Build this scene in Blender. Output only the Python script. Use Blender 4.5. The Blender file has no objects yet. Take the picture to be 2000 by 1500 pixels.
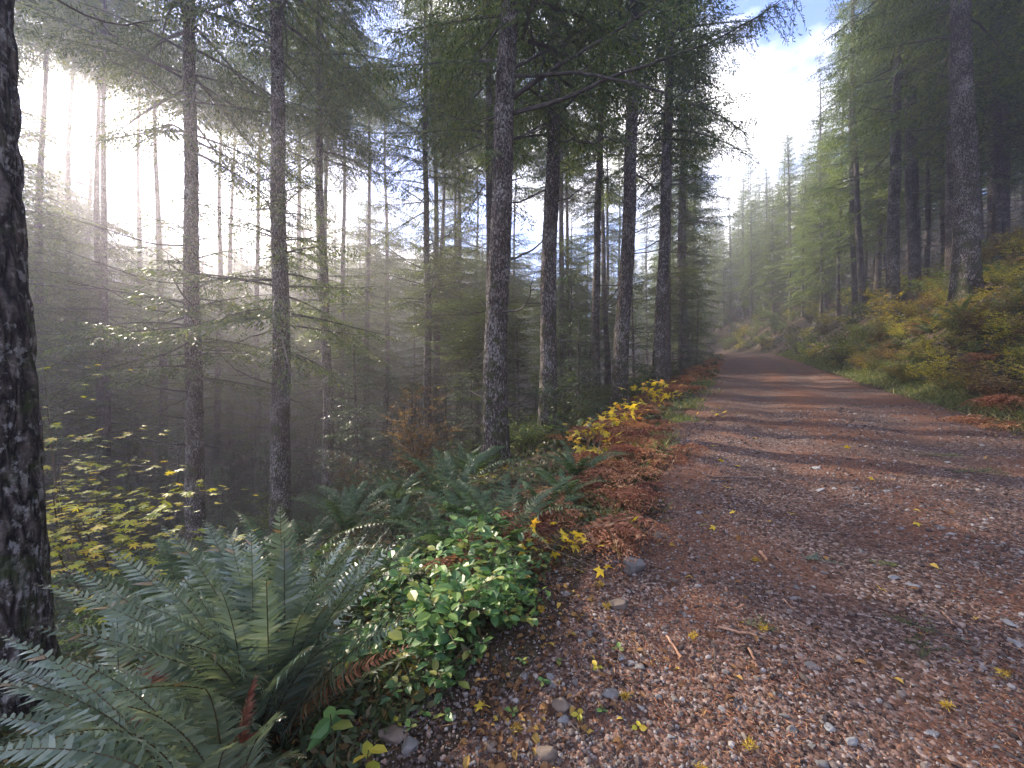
import bpy, math
import numpy as np
from mathutils import Vector, Matrix

scene = bpy.context.scene
COL = scene.collection
F = 0.76                                   # focal length in half-frame widths
CAM = np.array([0.0, 0.0, 1.5])

# ------------------------------------------------------------------ camera
cam_data = bpy.data.cameras.new("camera")
cam_data.sensor_width = 36.0
cam_data.lens = 36.0 * F / 2
cam_data.clip_start = 0.05
cam_data.clip_end = 2000
cam = bpy.data.objects.new("camera", cam_data)
COL.objects.link(cam)
cam.location = CAM
cam.rotation_euler = (math.radians(90), 0, 0)
scene.camera = cam

# ------------------------------------------------------------------ sun and sky
SUN = Vector((-1.27, 1.0, 0.80)).normalized()     # towards the sun
SUN_EL = math.asin(SUN.z)
SUN_AZ = math.atan2(SUN.x, SUN.y)
sun_data = bpy.data.lights.new("sun", 'SUN')
sun_data.energy = 5.0
sun_data.angle = math.radians(0.5)
sun_data.color = (1.0, 0.86, 0.70)
sun = bpy.data.objects.new("sun", sun_data)
COL.objects.link(sun)
sun.rotation_euler = SUN.to_track_quat('Z', 'Y').to_euler()

world = bpy.data.worlds.new("World")
scene.world = world
world.use_nodes = True
wn, wl = world.node_tree.nodes, world.node_tree.links
wn.clear()
w_out = wn.new("ShaderNodeOutputWorld")
w_bg = wn.new("ShaderNodeBackground")
w_sky = wn.new("ShaderNodeTexSky")
w_sky.sky_type = 'NISHITA'
w_sky.sun_disc = False
w_sky.sun_elevation = SUN_EL
w_sky.sun_rotation = SUN_AZ
w_sky.altitude = 600
w_sky.air_density = 1.0
w_sky.dust_density = 0.1
w_sky.ozone_density = 5.0
w_bg.inputs['Strength'].default_value = 0.15
# thin bright clouds drifting in the blue
w_tc = wn.new("ShaderNodeTexCoord")
w_map = wn.new("ShaderNodeMapping")
w_map.inputs['Scale'].default_value = (1.0, 1.0, 2.2)
w_map.inputs['Location'].default_value = (0.35, 0.2, 0.1)
w_nz = wn.new("ShaderNodeTexNoise")
w_nz.inputs['Scale'].default_value = 2.3
w_nz.inputs['Detail'].default_value = 6
w_rp = wn.new("ShaderNodeValToRGB")
w_rp.color_ramp.elements[0].position = 0.47
w_rp.color_ramp.elements[1].position = 0.60
w_mx = wn.new("ShaderNodeMix")
w_mx.data_type = 'RGBA'
w_mx.inputs['B'].default_value = (7.4, 7.2, 7.0, 1)
wl.new(w_tc.outputs['Generated'], w_map.inputs['Vector'])
wl.new(w_map.outputs['Vector'], w_nz.inputs['Vector'])
wl.new(w_nz.outputs['Fac'], w_rp.inputs['Fac'])
wl.new(w_rp.outputs['Color'], w_mx.inputs['Factor'])
w_hs = wn.new("ShaderNodeHueSaturation")
w_hs.inputs['Saturation'].default_value = 1.12
wl.new(w_sky.outputs['Color'], w_hs.inputs['Color'])
w_tint = wn.new("ShaderNodeMix")
w_tint.data_type = 'RGBA'
w_tint.blend_type = 'MULTIPLY'
w_tint.inputs['Factor'].default_value = 1.0
w_tint.inputs['B'].default_value = (0.50, 0.73, 1.0, 1)
wl.new(w_hs.outputs['Color'], w_tint.inputs['A'])
wl.new(w_tint.outputs['Result'], w_mx.inputs['A'])
wl.new(w_mx.outputs['Result'], w_bg.inputs['Color'])
wl.new(w_bg.outputs['Background'], w_out.inputs['Surface'])

scene.view_settings.view_transform = 'Standard'
scene.view_settings.look = 'None'
scene.view_settings.exposure = 1.92
scene.view_settings.gamma = 1.0
HAZE_DENSITY = 0.0042

scene.render.engine = 'CYCLES'
cy = scene.cycles
cy.use_denoising = True
cy.denoiser = 'OPENIMAGEDENOISE'
cy.max_bounces = 5
cy.diffuse_bounces = 2
cy.glossy_bounces = 1
cy.transmission_bounces = 2
cy.volume_bounces = 1
cy.transparent_max_bounces = 4
cy.caustics_reflective = False
cy.caustics_refractive = False
cy.sample_clamp_indirect = 4

# ------------------------------------------------------------------ helpers
def hash3(ix, iy, iz, seed):
    h = (ix * 374761393 + iy * 668265263 + iz * 2147483647 + seed * 1274126177) & 0xffffffff
    h = ((h ^ (h >> 13)) * 1274126177) & 0xffffffff
    h = h ^ (h >> 16)
    return (h & 0xffffff) / float(0xffffff)

def vnoise(x, y, z=0.0, seed=0):
    """value noise in 0..1"""
    x = np.asarray(x, float); y = np.asarray(y, float)
    z = np.broadcast_to(np.asarray(z, float), np.broadcast(x, y).shape)
    x, y = np.broadcast_arrays(x, y)
    ix, iy, iz = (np.floor(a).astype(np.int64) for a in (x, y, z))
    fx, fy, fz = x - ix, y - iy, z - iz
    fx, fy, fz = (a * a * (3 - 2 * a) for a in (fx, fy, fz))
    r = 0
    for dx in (0, 1):
        for dy in (0, 1):
            for dz in (0, 1):
                wgt = (fx if dx else 1 - fx) * (fy if dy else 1 - fy) * (fz if dz else 1 - fz)
                r = r + wgt * hash3(ix + dx, iy + dy, iz + dz, seed)
    return r

A_ROAD = math.radians(30.1)
SA, CA = math.sin(A_ROAD), math.cos(A_ROAD)

def road_sw(X, Y):
    s = X * SA + Y * CA
    w = X * CA - Y * SA
    b = np.where(s > 40, 0.010 * (np.minimum(s, 80) - 40) ** 2 + np.maximum(s - 80, 0) * 0.8, 0)
    return s, w + b

def sw_xy(s, w):
    b = np.where(s > 40, 0.010 * (np.minimum(s, 80) - 40) ** 2 + np.maximum(s - 80, 0) * 0.8, 0)
    w = w - b
    return s * SA + w * CA, s * CA - w * SA

ROAD_L, ROAD_R = -0.95, 3.45

def height(X, Y, detail=True):
    X = np.asarray(X, float); Y = np.asarray(Y, float)
    s, w = road_sw(X, Y)
    z = 0.095 * np.clip(s, -30, 75)
    uL = np.maximum(-0.85 - w, 0)
    drop = 0.40 * (uL - 1.0 * (1 - np.exp(-uL / 1.0)))
    lim = 0.40 * 21
    drop = np.where(drop > lim, lim + (drop - lim) * 0.22, drop)
    drop = np.minimum(drop, 22)
    D = np.hypot(X, Y)
    rise = 0.5 * np.maximum(D - 78, 0)
    rise = np.where(uL > 12, np.minimum(rise, 24) * np.clip((uL - 12) / 20, 0, 1), 0)
    uR = np.maximum(w - 3.5, 0)
    up = 0.86 * (uR - 0.45 * (1 - np.exp(-uR / 0.45)))
    up = np.where(up > 4.0, 4.0 + (up - 4.0) * 0.45, up)
    up = np.minimum(up, 26)
    z = z - drop + up + rise
    if detail:
        off = np.clip(np.maximum(uL - 0.6, uR - 0.6) / 2.0, 0, 1)
        z = z + off * (0.5 * (vnoise(X / 3.5, Y / 3.5, seed=3) - 0.5) + 0.18 * (vnoise(X / 0.9, Y / 0.9, seed=4) - 0.5))
        sh = np.clip(1.2 - np.abs(w + 0.75) / 0.9, 0, 1)
        z = z + 0.10 * sh * (vnoise(X / 0.55, Y / 0.55, seed=8) - 0.35)
        rut = np.exp(-((w - 0.55) / 0.30) ** 2) + np.exp(-((w - 2.35) / 0.30) ** 2)
        z = z - 0.035 * rut + 0.03 * (vnoise(X / 0.7, Y / 0.7, seed=5) - 0.5) + 0.014 * (vnoise(X / 0.16, Y / 0.16, seed=6) - 0.5)
    return z

def hz(x, y):
    return float(height(np.array([x]), np.array([y]))[0])

def pix(px, py, Y):
    """world point at depth Y along the sight line through a photo pixel (2000 x 1500)"""
    return np.array([(px - 1000) / 760 * Y, Y, 1.5 + (750 - py) / 760 * Y])

def ground_at(px, py, y0=0.8, y1=80):
    Ys = np.exp(np.linspace(math.log(y0), math.log(y1), 600))
    X = (px - 1000) / 760 * Ys
    Z = 1.5 + (750 - py) / 760 * Ys
    below = np.nonzero(Z < height(X, Ys))[0]
    i = below[0] if len(below) else -1
    return np.array([X[i], Ys[i], hz(X[i], Ys[i])])

class MB:
    """collects vertices and faces for one mesh"""
    def __init__(self):
        self.v, self.q, self.t, self.qm, self.tm, self.n = [], [], [], [], [], 0
    def add(self, V, Q=None, T=None, m=0):
        V = np.asarray(V, float).reshape(-1, 3)
        self.v.append(V)
        if Q is not None and len(Q):
            Q = np.asarray(Q, np.int64).reshape(-1, 4)
            self.q.append(Q + self.n); self.qm.append(np.full(len(Q), m))
        if T is not None and len(T):
            T = np.asarray(T, np.int64).reshape(-1, 3)
            self.t.append(T + self.n); self.tm.append(np.full(len(T), m))
        self.n += len(V)
    def tube(self, P, R, n=6, m=0, cap=False):
        P = np.asarray(P, float); k = len(P)
        R = np.broadcast_to(np.asarray(R, float), (k,))
        T = np.gradient(P, axis=0)
        T /= np.linalg.norm(T, axis=1, keepdims=True) + 1e-9
        ref = np.array([0, 0, 1.0]) if abs(T[:, 2].mean()) < 0.8 else np.array([1.0, 0, 0])
        U = np.cross(T, ref); U /= np.linalg.norm(U, axis=1, keepdims=True) + 1e-9
        W = np.cross(T, U)
        a = np.arange(n) / n * 2 * math.pi
        V = P[:, None] + R[:, None, None] * (np.cos(a)[None, :, None] * U[:, None] + np.sin(a)[None, :, None] * W[:, None])
        i = np.arange(k - 1)[:, None] * n; j = np.arange(n)[None]; j2 = (j + 1) % n
        Q = np.stack([i + j, i + j2, i + n + j2, i + n + j], -1).reshape(-1, 4)
        self.add(V.reshape(-1, 3), Q, m=m)
    def blades(self, P, D, S, L, Wd, m=0, mid=0.45):
        """kite-shaped leaf blades"""
        n = len(P)
        if n == 0: return
        L = np.broadcast_to(np.asarray(L, float), (n,))[:, None]
        Wd = np.broadcast_to(np.asarray(Wd, float), (n,))[:, None]
        C = P + D * L * mid
        V = np.stack([P, C + S * Wd, P + D * L, C - S * Wd], 1).reshape(-1, 3)
        Q = np.arange(4 * n).reshape(n, 4)
        self.add(V, Q, m=m)
    def mesh(self, name, mats, smooth=False):
        V = np.concatenate(self.v)
        q = np.concatenate(self.q) if self.q else np.zeros((0, 4), np.int64)
        t = np.concatenate(self.t) if self.t else np.zeros((0, 3), np.int64)
        me = bpy.data.meshes.new(name)
        me.vertices.add(len(V))
        me.vertices.foreach_set("co", V.astype(np.float32).ravel())
        loops = np.concatenate([q.ravel(), t.ravel()]).astype(np.int32)
        me.loops.add(len(loops))
        me.loops.foreach_set("vertex_index", loops)
        np_ = len(q) + len(t)
        me.polygons.add(np_)
        ls = np.concatenate([np.arange(len(q)) * 4, len(q) * 4 + np.arange(len(t)) * 3]).astype(np.int32)
        me.polygons.foreach_set("loop_start", ls)
        mi = np.concatenate((self.qm if self.q else []) + (self.tm if self.t else [])).astype(np.int32)
        me.polygons.foreach_set("material_index", mi)
        me.polygons.foreach_set("use_smooth", np.full(np_, bool(smooth)))
        for mm in (mats if isinstance(mats, (list, tuple)) else [mats]):
            me.materials.append(mm)
        me.update(calc_edges=True)
        return me

def norm(v):
    v = np.asarray(v, float)
    return v / (np.linalg.norm(v, axis=-1, keepdims=True) + 1e-9)

def link(name, data, parent=None):
    o = bpy.data.objects.new(name, data)
    COL.objects.link(o)
    if parent is not None:
        o.parent = parent
    return o

def tag(o, label, cat, group=None):
    o['label'] = label
    o['category'] = cat
    if group: o['group'] = group
    return o

def struct(o, kind='structure'):
    o['kind'] = kind
    return o

def thing(name, label, cat, loc, rz=0.0, sc=1.0, group=None, tilt=(0, 0)):
    o = link(name, None)
    o.location = [float(a) for a in loc]
    o.rotation_euler = (tilt[0], tilt[1], rz)
    o.scale = (sc, sc, sc)
    o.empty_display_size = 0.2
    return tag(o, label, cat, group)

# ------------------------------------------------------------------ materials
def new_mat(name):
    m = bpy.data.materials.new(name)
    m.use_nodes = True
    m.node_tree.nodes.clear()
    return m, m.node_tree.nodes, m.node_tree.links

def ramp(nodes, stops):
    r = nodes.new("ShaderNodeValToRGB")
    el = r.color_ramp.elements
    while len(el) > len(stops): el.remove(el[-1])
    while len(el) < len(stops): el.new(0.5)
    for e, (p, c) in zip(el, stops):
        e.position = p
        e.color = (*c, 1) if len(c) == 3 else c
    return r

def leaf_mat(name, stops, transl=0.35, rough=0.5, spec=0.4, hue_var=0.0, val_var=0.35, tgain=1.3):
    m, n, l = new_mat(name)
    out = n.new("ShaderNodeOutputMaterial")
    geo = n.new("ShaderNodeNewGeometry")
    oi = n.new("ShaderNodeObjectInfo")
    r = ramp(n, stops)
    l.new(geo.outputs['Random Per Island'], r.inputs['Fac'])
    hsv = n.new("ShaderNodeHueSaturation")
    mr = n.new("ShaderNodeMapRange")
    mr.inputs['To Min'].default_value = 1 - val_var
    mr.inputs['To Max'].default_value = 1 + val_var
    l.new(oi.outputs['Random'], mr.inputs['Value'])
    l.new(mr.outputs['Result'], hsv.inputs['Value'])
    l.new(r.outputs['Color'], hsv.inputs['Color'])
    if hue_var:
        mh = n.new("ShaderNodeMapRange")
        mh.inputs['To Min'].default_value = 0.5 - hue_var
        mh.inputs['To Max'].default_value = 0.5 + hue_var
        l.new(oi.outputs['Random'], mh.inputs['Value'])
        l.new(mh.outputs['Result'], hsv.inputs['Hue'])
    p = n.new("ShaderNodeBsdfPrincipled")
    p.inputs['Roughness'].default_value = rough
    p.inputs['Specular IOR Level'].default_value = spec
    l.new(hsv.outputs['Color'], p.inputs['Base Color'])
    tr = n.new("ShaderNodeBsdfTranslucent")
    tint = n.new("ShaderNodeMix"); tint.data_type = 'RGBA'; tint.blend_type = 'MULTIPLY'
    tint.inputs['Factor'].default_value = 1
    tint.inputs['B'].default_value = (tgain * 1.15, tgain * 1.1, tgain * 0.6, 1)
    l.new(hsv.outputs['Color'], tint.inputs['A'])
    l.new(tint.outputs['Result'], tr.inputs['Color'])
    mx = n.new("ShaderNodeMixShader")
    mx.inputs['Fac'].default_value = transl
    l.new(p.outputs['BSDF'], mx.inputs[1])
    l.new(tr.outputs['BSDF'], mx.inputs[2])
    l.new(mx.outputs['Shader'], out.inputs['Surface'])
    return m

def bark_mat(name, scale, moss=0.0, light=1.0, lichen=0.5, fleck=(1.0, 1.0, 0.6)):
    m, n, l = new_mat(name)
    out = n.new("ShaderNodeOutputMaterial")
    p = n.new("ShaderNodeBsdfPrincipled")
    p.inputs['Roughness'].default_value = 0.9
    p.inputs['Specular IOR Level'].default_value = 0.2
    tc = n.new("ShaderNodeTexCoord")
    mp = n.new("ShaderNodeMapping"); mp.inputs['Scale'].default_value = (1, 1, 0.28)
    l.new(tc.outputs['Object'], mp.inputs['Vector'])
    wz = n.new("ShaderNodeTexNoise"); wz.inputs['Scale'].default_value = scale * 0.8; wz.inputs['Detail'].default_value = 3
    l.new(mp.outputs['Vector'], wz.inputs['Vector'])
    ad = n.new("ShaderNodeMix"); ad.data_type = 'RGBA'; ad.blend_type = 'LINEAR_LIGHT'; ad.inputs['Factor'].default_value = 0.09
    l.new(mp.outputs['Vector'], ad.inputs['A']); l.new(wz.outputs['Color'], ad.inputs['B'])
    vo = n.new("ShaderNodeTexVoronoi"); vo.feature = 'DISTANCE_TO_EDGE'; vo.inputs['Scale'].default_value = scale
    l.new(ad.outputs['Result'], vo.inputs['Vector'])
    r = ramp(n, [(0.0, (0.014 * light, 0.011 * light, 0.010 * light)), (0.10, (0.055 * light, 0.044 * light, 0.038 * light)),
                 (0.32, (0.16 * light, 0.133 * light, 0.115 * light)), (0.6, (0.23 * light, 0.195 * light, 0.17 * light))])
    l.new(vo.outputs['Distance'], r.inputs['Fac'])
    # fine mottling
    n2 = n.new("ShaderNodeTexNoise"); n2.inputs['Scale'].default_value = scale * 3.5; n2.inputs['Detail'].default_value = 5
    l.new(tc.outputs['Object'], n2.inputs['Vector'])
    r2 = ramp(n, [(0.3, (0.45, 0.45, 0.45)), (0.7, (1.35, 1.3, 1.25))])
    l.new(n2.outputs['Fac'], r2.inputs['Fac'])
    mu = n.new("ShaderNodeMix"); mu.data_type = 'RGBA'; mu.blend_type = 'MULTIPLY'; mu.inputs['Factor'].default_value = 1
    l.new(r.outputs['Color'], mu.inputs['A']); l.new(r2.outputs['Color'], mu.inputs['B'])
    # pale lichen flecks, in bands
    mp3 = n.new("ShaderNodeMapping"); mp3.inputs['Scale'].default_value = fleck
    l.new(tc.outputs['Object'], mp3.inputs['Vector'])
    n3 = n.new("ShaderNodeTexNoise"); n3.inputs['Scale'].default_value = scale * 1.7; n3.inputs['Detail'].default_value = 4; n3.inputs['Roughness'].default_value = 0.7
    l.new(mp3.outputs['Vector'], n3.inputs['Vector'])
    n4 = n.new("ShaderNodeTexNoise"); n4.inputs['Scale'].default_value = 2.2; n4.inputs['Detail'].default_value = 2
    l.new(tc.outputs['Object'], n4.inputs['Vector'])
    sm = n.new("ShaderNodeMath"); sm.operation = 'MULTIPLY_ADD'; sm.inputs[1].default_value = 0.42
    l.new(n4.outputs['Fac'], sm.inputs[0]); l.new(n3.outputs['Fac'], sm.inputs[2])
    r3 = ramp(n, [(0.745, (0, 0, 0)), (0.82, (lichen, lichen, lichen))])
    l.new(sm.outputs[0], r3.inputs['Fac'])
    m3 = n.new("ShaderNodeMix"); m3.data_type = 'RGBA'
    m3.inputs['B'].default_value = (0.46, 0.44, 0.41, 1)
    l.new(r3.outputs['Color'], m3.inputs['Factor']); l.new(mu.outputs['Result'], m3.inputs['A'])
    last = m3
    if moss:
        n5 = n.new("ShaderNodeTexNoise"); n5.inputs['Scale'].default_value = 5; n5.inputs['Detail'].default_value = 5
        l.new(tc.outputs['Object'], n5.inputs['Vector'])
        sx = n.new("ShaderNodeSeparateXYZ"); l.new(tc.outputs['Object'], sx.inputs[0])
        mz = n.new("ShaderNodeMapRange"); mz.inputs['From Max'].default_value = 5.0
        mz.inputs['To Min'].default_value = 0.16 * moss; mz.inputs['To Max'].default_value = -0.05
        l.new(sx.outputs['Z'], mz.inputs['Value'])
        sm2 = n.new("ShaderNodeMath"); l.new(n5.outputs['Fac'], sm2.inputs[0]); l.new(mz.outputs['Result'], sm2.inputs[1])
        r5 = ramp(n, [(0.54, (0, 0, 0)), (0.66, (0.85, 0.85, 0.85))])
        l.new(sm2.outputs[0], r5.inputs['Fac'])
        m5 = n.new("ShaderNodeMix"); m5.data_type = 'RGBA'; m5.inputs['B'].default_value = (0.045, 0.055, 0.018, 1)
        l.new(r5.outputs['Color'], m5.inputs['Factor']); l.new(last.outputs['Result'], m5.inputs['A'])
        last = m5
    l.new(last.outputs['Result'], p.inputs['Base Color'])
    bh = n.new("ShaderNodeMath"); bh.operation = 'MULTIPLY_ADD'; bh.inputs[1].default_value = 0.35
    rb = ramp(n, [(0.0, (0, 0, 0)), (0.3, (1, 1, 1))])
    l.new(vo.outputs['Distance'], rb.inputs['Fac'])
    l.new(n2.outputs['Fac'], bh.inputs[0]); l.new(rb.outputs['Color'], bh.inputs[2])
    bp = n.new("ShaderNodeBump"); bp.inputs['Strength'].default_value = 0.9; bp.inputs['Distance'].default_value = 0.03
    l.new(bh.outputs[0], bp.inputs['Height'])
    l.new(bp.outputs['Normal'], p.inputs['Normal'])
    l.new(p.outputs['BSDF'], out.inputs['Surface'])
    return m

def simple_mat(name, stops, rough=0.85, spec=0.3, scale=None, bump=0.0, island=True):
    m, n, l = new_mat(name)
    out = n.new("ShaderNodeOutputMaterial")
    p = n.new("ShaderNodeBsdfPrincipled")
    p.inputs['Roughness'].default_value = rough
    p.inputs['Specular IOR Level'].default_value = spec
    r = ramp(n, stops)
    if island:
        g = n.new("ShaderNodeNewGeometry")
        l.new(g.outputs['Random Per Island'], r.inputs['Fac'])
    else:
        tc = n.new("ShaderNodeTexCoord")
        nz = n.new("ShaderNodeTexNoise"); nz.inputs['Scale'].default_value = scale or 8; nz.inputs['Detail'].default_value = 8
        l.new(tc.outputs['Object'], nz.inputs['Vector'])
        l.new(nz.outputs['Fac'], r.inputs['Fac'])
        if bump:
            bp = n.new("ShaderNodeBump"); bp.inputs['Strength'].default_value = bump; bp.inputs['Distance'].default_value = 0.02
            l.new(nz.outputs['Fac'], bp.inputs['Height']); l.new(bp.outputs['Normal'], p.inputs['Normal'])
    l.new(r.outputs['Color'], p.inputs['Base Color'])
    l.new(p.outputs['BSDF'], out.inputs['Surface'])
    return m

BARK = bark_mat("fir_bark", 19, moss=0.6, light=1.2, lichen=0.55)
BARK_BIG = bark_mat("old_fir_bark", 11, moss=0.35, lichen=0.5, light=0.85, fleck=(1, 1, 0.7))
BARK_FAR = bark_mat("far_fir_bark", 22, light=1.25, lichen=0.5)
TWIG = simple_mat("dead_twig_bark", [(0.3, (0.035, 0.028, 0.024)), (0.7, (0.11, 0.095, 0.085))], scale=9, island=False)
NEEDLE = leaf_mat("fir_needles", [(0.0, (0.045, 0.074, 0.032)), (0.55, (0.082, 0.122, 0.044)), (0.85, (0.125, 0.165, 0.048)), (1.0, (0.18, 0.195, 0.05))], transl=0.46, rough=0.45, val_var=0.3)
NEEDLE_EDGE = leaf_mat("painted_sun_needles", [(0.0, (0.050, 0.084, 0.032)), (0.5, (0.095, 0.145, 0.046)), (0.85, (0.155, 0.20, 0.052)), (1.0, (0.22, 0.24, 0.06))], transl=0.48, rough=0.45, val_var=0.3)  # brighter copy of the fir needles, sunlight put into the colour
HEMLOCK = leaf_mat("hemlock_needles", [(0.0, (0.035, 0.062, 0.038)), (1.0, (0.075, 0.115, 0.055))], transl=0.35, rough=0.45)
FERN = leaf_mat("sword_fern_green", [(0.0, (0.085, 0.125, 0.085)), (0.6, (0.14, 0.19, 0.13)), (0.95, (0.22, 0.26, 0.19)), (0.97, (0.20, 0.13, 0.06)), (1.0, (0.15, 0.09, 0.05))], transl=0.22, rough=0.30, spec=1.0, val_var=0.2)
FERN_DARK = leaf_mat("dark_fern_green", [(0.0, (0.035, 0.070, 0.034)), (0.6, (0.060, 0.108, 0.048)), (1.0, (0.095, 0.145, 0.06))], transl=0.3, rough=0.5, spec=0.35, val_var=0.2)  # darker, duller green for the smaller fern clumps
RACHIS = simple_mat("fern_stem_brown", [(0.0, (0.05, 0.035, 0.02)), (1.0, (0.10, 0.075, 0.035))])
SALAL = leaf_mat("salal_green", [(0.0, (0.040, 0.105, 0.040)), (0.5, (0.085, 0.185, 0.060)), (0.85, (0.16, 0.26, 0.065)), (0.97, (0.30, 0.27, 0.06)), (1.0, (0.34, 0.16, 0.06))], transl=0.33, rough=0.45, spec=0.45, val_var=0.3)
BRACKEN = leaf_mat("dead_bracken_rust", [(0.0, (0.15, 0.060, 0.036)), (0.5, (0.28, 0.115, 0.068)), (0.88, (0.44, 0.21, 0.12)), (1.0, (0.46, 0.31, 0.17))], transl=0.3, rough=0.75, spec=0.15, val_var=0.45, hue_var=0.018, tgain=1.1)
YELLOW = leaf_mat("yellow_leaves", [(0.0, (0.26, 0.24, 0.03)), (0.5, (0.50, 0.38, 0.035)), (0.85, (0.62, 0.44, 0.05)), (1.0, (0.55, 0.22, 0.04))], transl=0.45, rough=0.5, val_var=0.15)
LIME = leaf_mat("yellow_green_maple", [(0.0, (0.22, 0.27, 0.035)), (0.6, (0.42, 0.41, 0.05)), (1.0, (0.60, 0.44, 0.06))], transl=0.45, rough=0.5, val_var=0.15)
BROWNLEAF = leaf_mat("brown_autumn_leaves", [(0.0, (0.12, 0.07, 0.03)), (0.6, (0.26, 0.14, 0.06)), (1.0, (0.22, 0.20, 0.06))], transl=0.35, rough=0.6)
BUSHGREEN = leaf_mat("bush_green", [(0.0, (0.055, 0.10, 0.03)), (0.6, (0.125, 0.18, 0.045)), (1.0, (0.25, 0.26, 0.055))], transl=0.4, hue_var=0.02)
BUSHLIME = leaf_mat("bush_yellow_green", [(0.0, (0.14, 0.17, 0.03)), (0.6, (0.32, 0.30, 0.045)), (1.0, (0.55, 0.38, 0.06))], transl=0.4, hue_var=0.015)
BUSHDUN = leaf_mat("bush_dun", [(0.0, (0.10, 0.055, 0.028)), (0.6, (0.20, 0.12, 0.05)), (1.0, (0.30, 0.20, 0.07))], transl=0.35, hue_var=0.02)
GRASS = leaf_mat("verge_grass", [(0.0, (0.06, 0.10, 0.03)), (0.6, (0.12, 0.16, 0.05)), (1.0, (0.26, 0.22, 0.09))], transl=0.35, val_var=0.1)
COVER = leaf_mat("forest_floor_leaves", [(0.0, (0.035, 0.055, 0.022)), (0.6, (0.065, 0.095, 0.035)), (0.9, (0.12, 0.10, 0.04)), (1.0, (0.20, 0.12, 0.05))], transl=0.3)
STEM = simple_mat("shrub_stem", [(0.0, (0.05, 0.035, 0.025)), (1.0, (0.11, 0.085, 0.06))])
STONE = simple_mat("stone_grey", [(0.3, (0.07, 0.066, 0.064)), (0.55, (0.14, 0.133, 0.128)), (0.75, (0.22, 0.21, 0.20))], scale=9, island=False, bump=0.5, rough=0.8)
STONE_BLUE = simple_mat("stone_blue_grey", [(0.3, (0.10, 0.10, 0.10)), (0.7, (0.25, 0.25, 0.25))], scale=12, island=False, bump=0.4, rough=0.75)
STONE_BROWN = simple_mat("stone_brown", [(0.3, (0.08, 0.06, 0.045)), (0.7, (0.19, 0.15, 0.12))], scale=10, island=False, bump=0.6, rough=0.85)
PEBBLE = simple_mat("gravel_stones", [(0.0, (0.028, 0.018, 0.015)), (0.4, (0.074, 0.054, 0.046)), (0.75, (0.135, 0.112, 0.098)), (0.93, (0.26, 0.24, 0.225)), (1.0, (0.24, 0.12, 0.07))], rough=0.75)
LITTER = simple_mat("dry_needles", [(0.0, (0.10, 0.035, 0.022)), (0.6, (0.22, 0.085, 0.045)), (1.0, (0.34, 0.20, 0.10))], rough=0.8)
WOOD = simple_mat("splintered_wood", [(0.3, (0.17, 0.085, 0.05)), (0.7, (0.42, 0.25, 0.16))], scale=25, island=False, rough=0.8)
MOSS = leaf_mat("green_moss", [(0.0, (0.05, 0.07, 0.015)), (1.0, (0.11, 0.13, 0.03))], transl=0.2, rough=0.9, spec=0.1)

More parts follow.
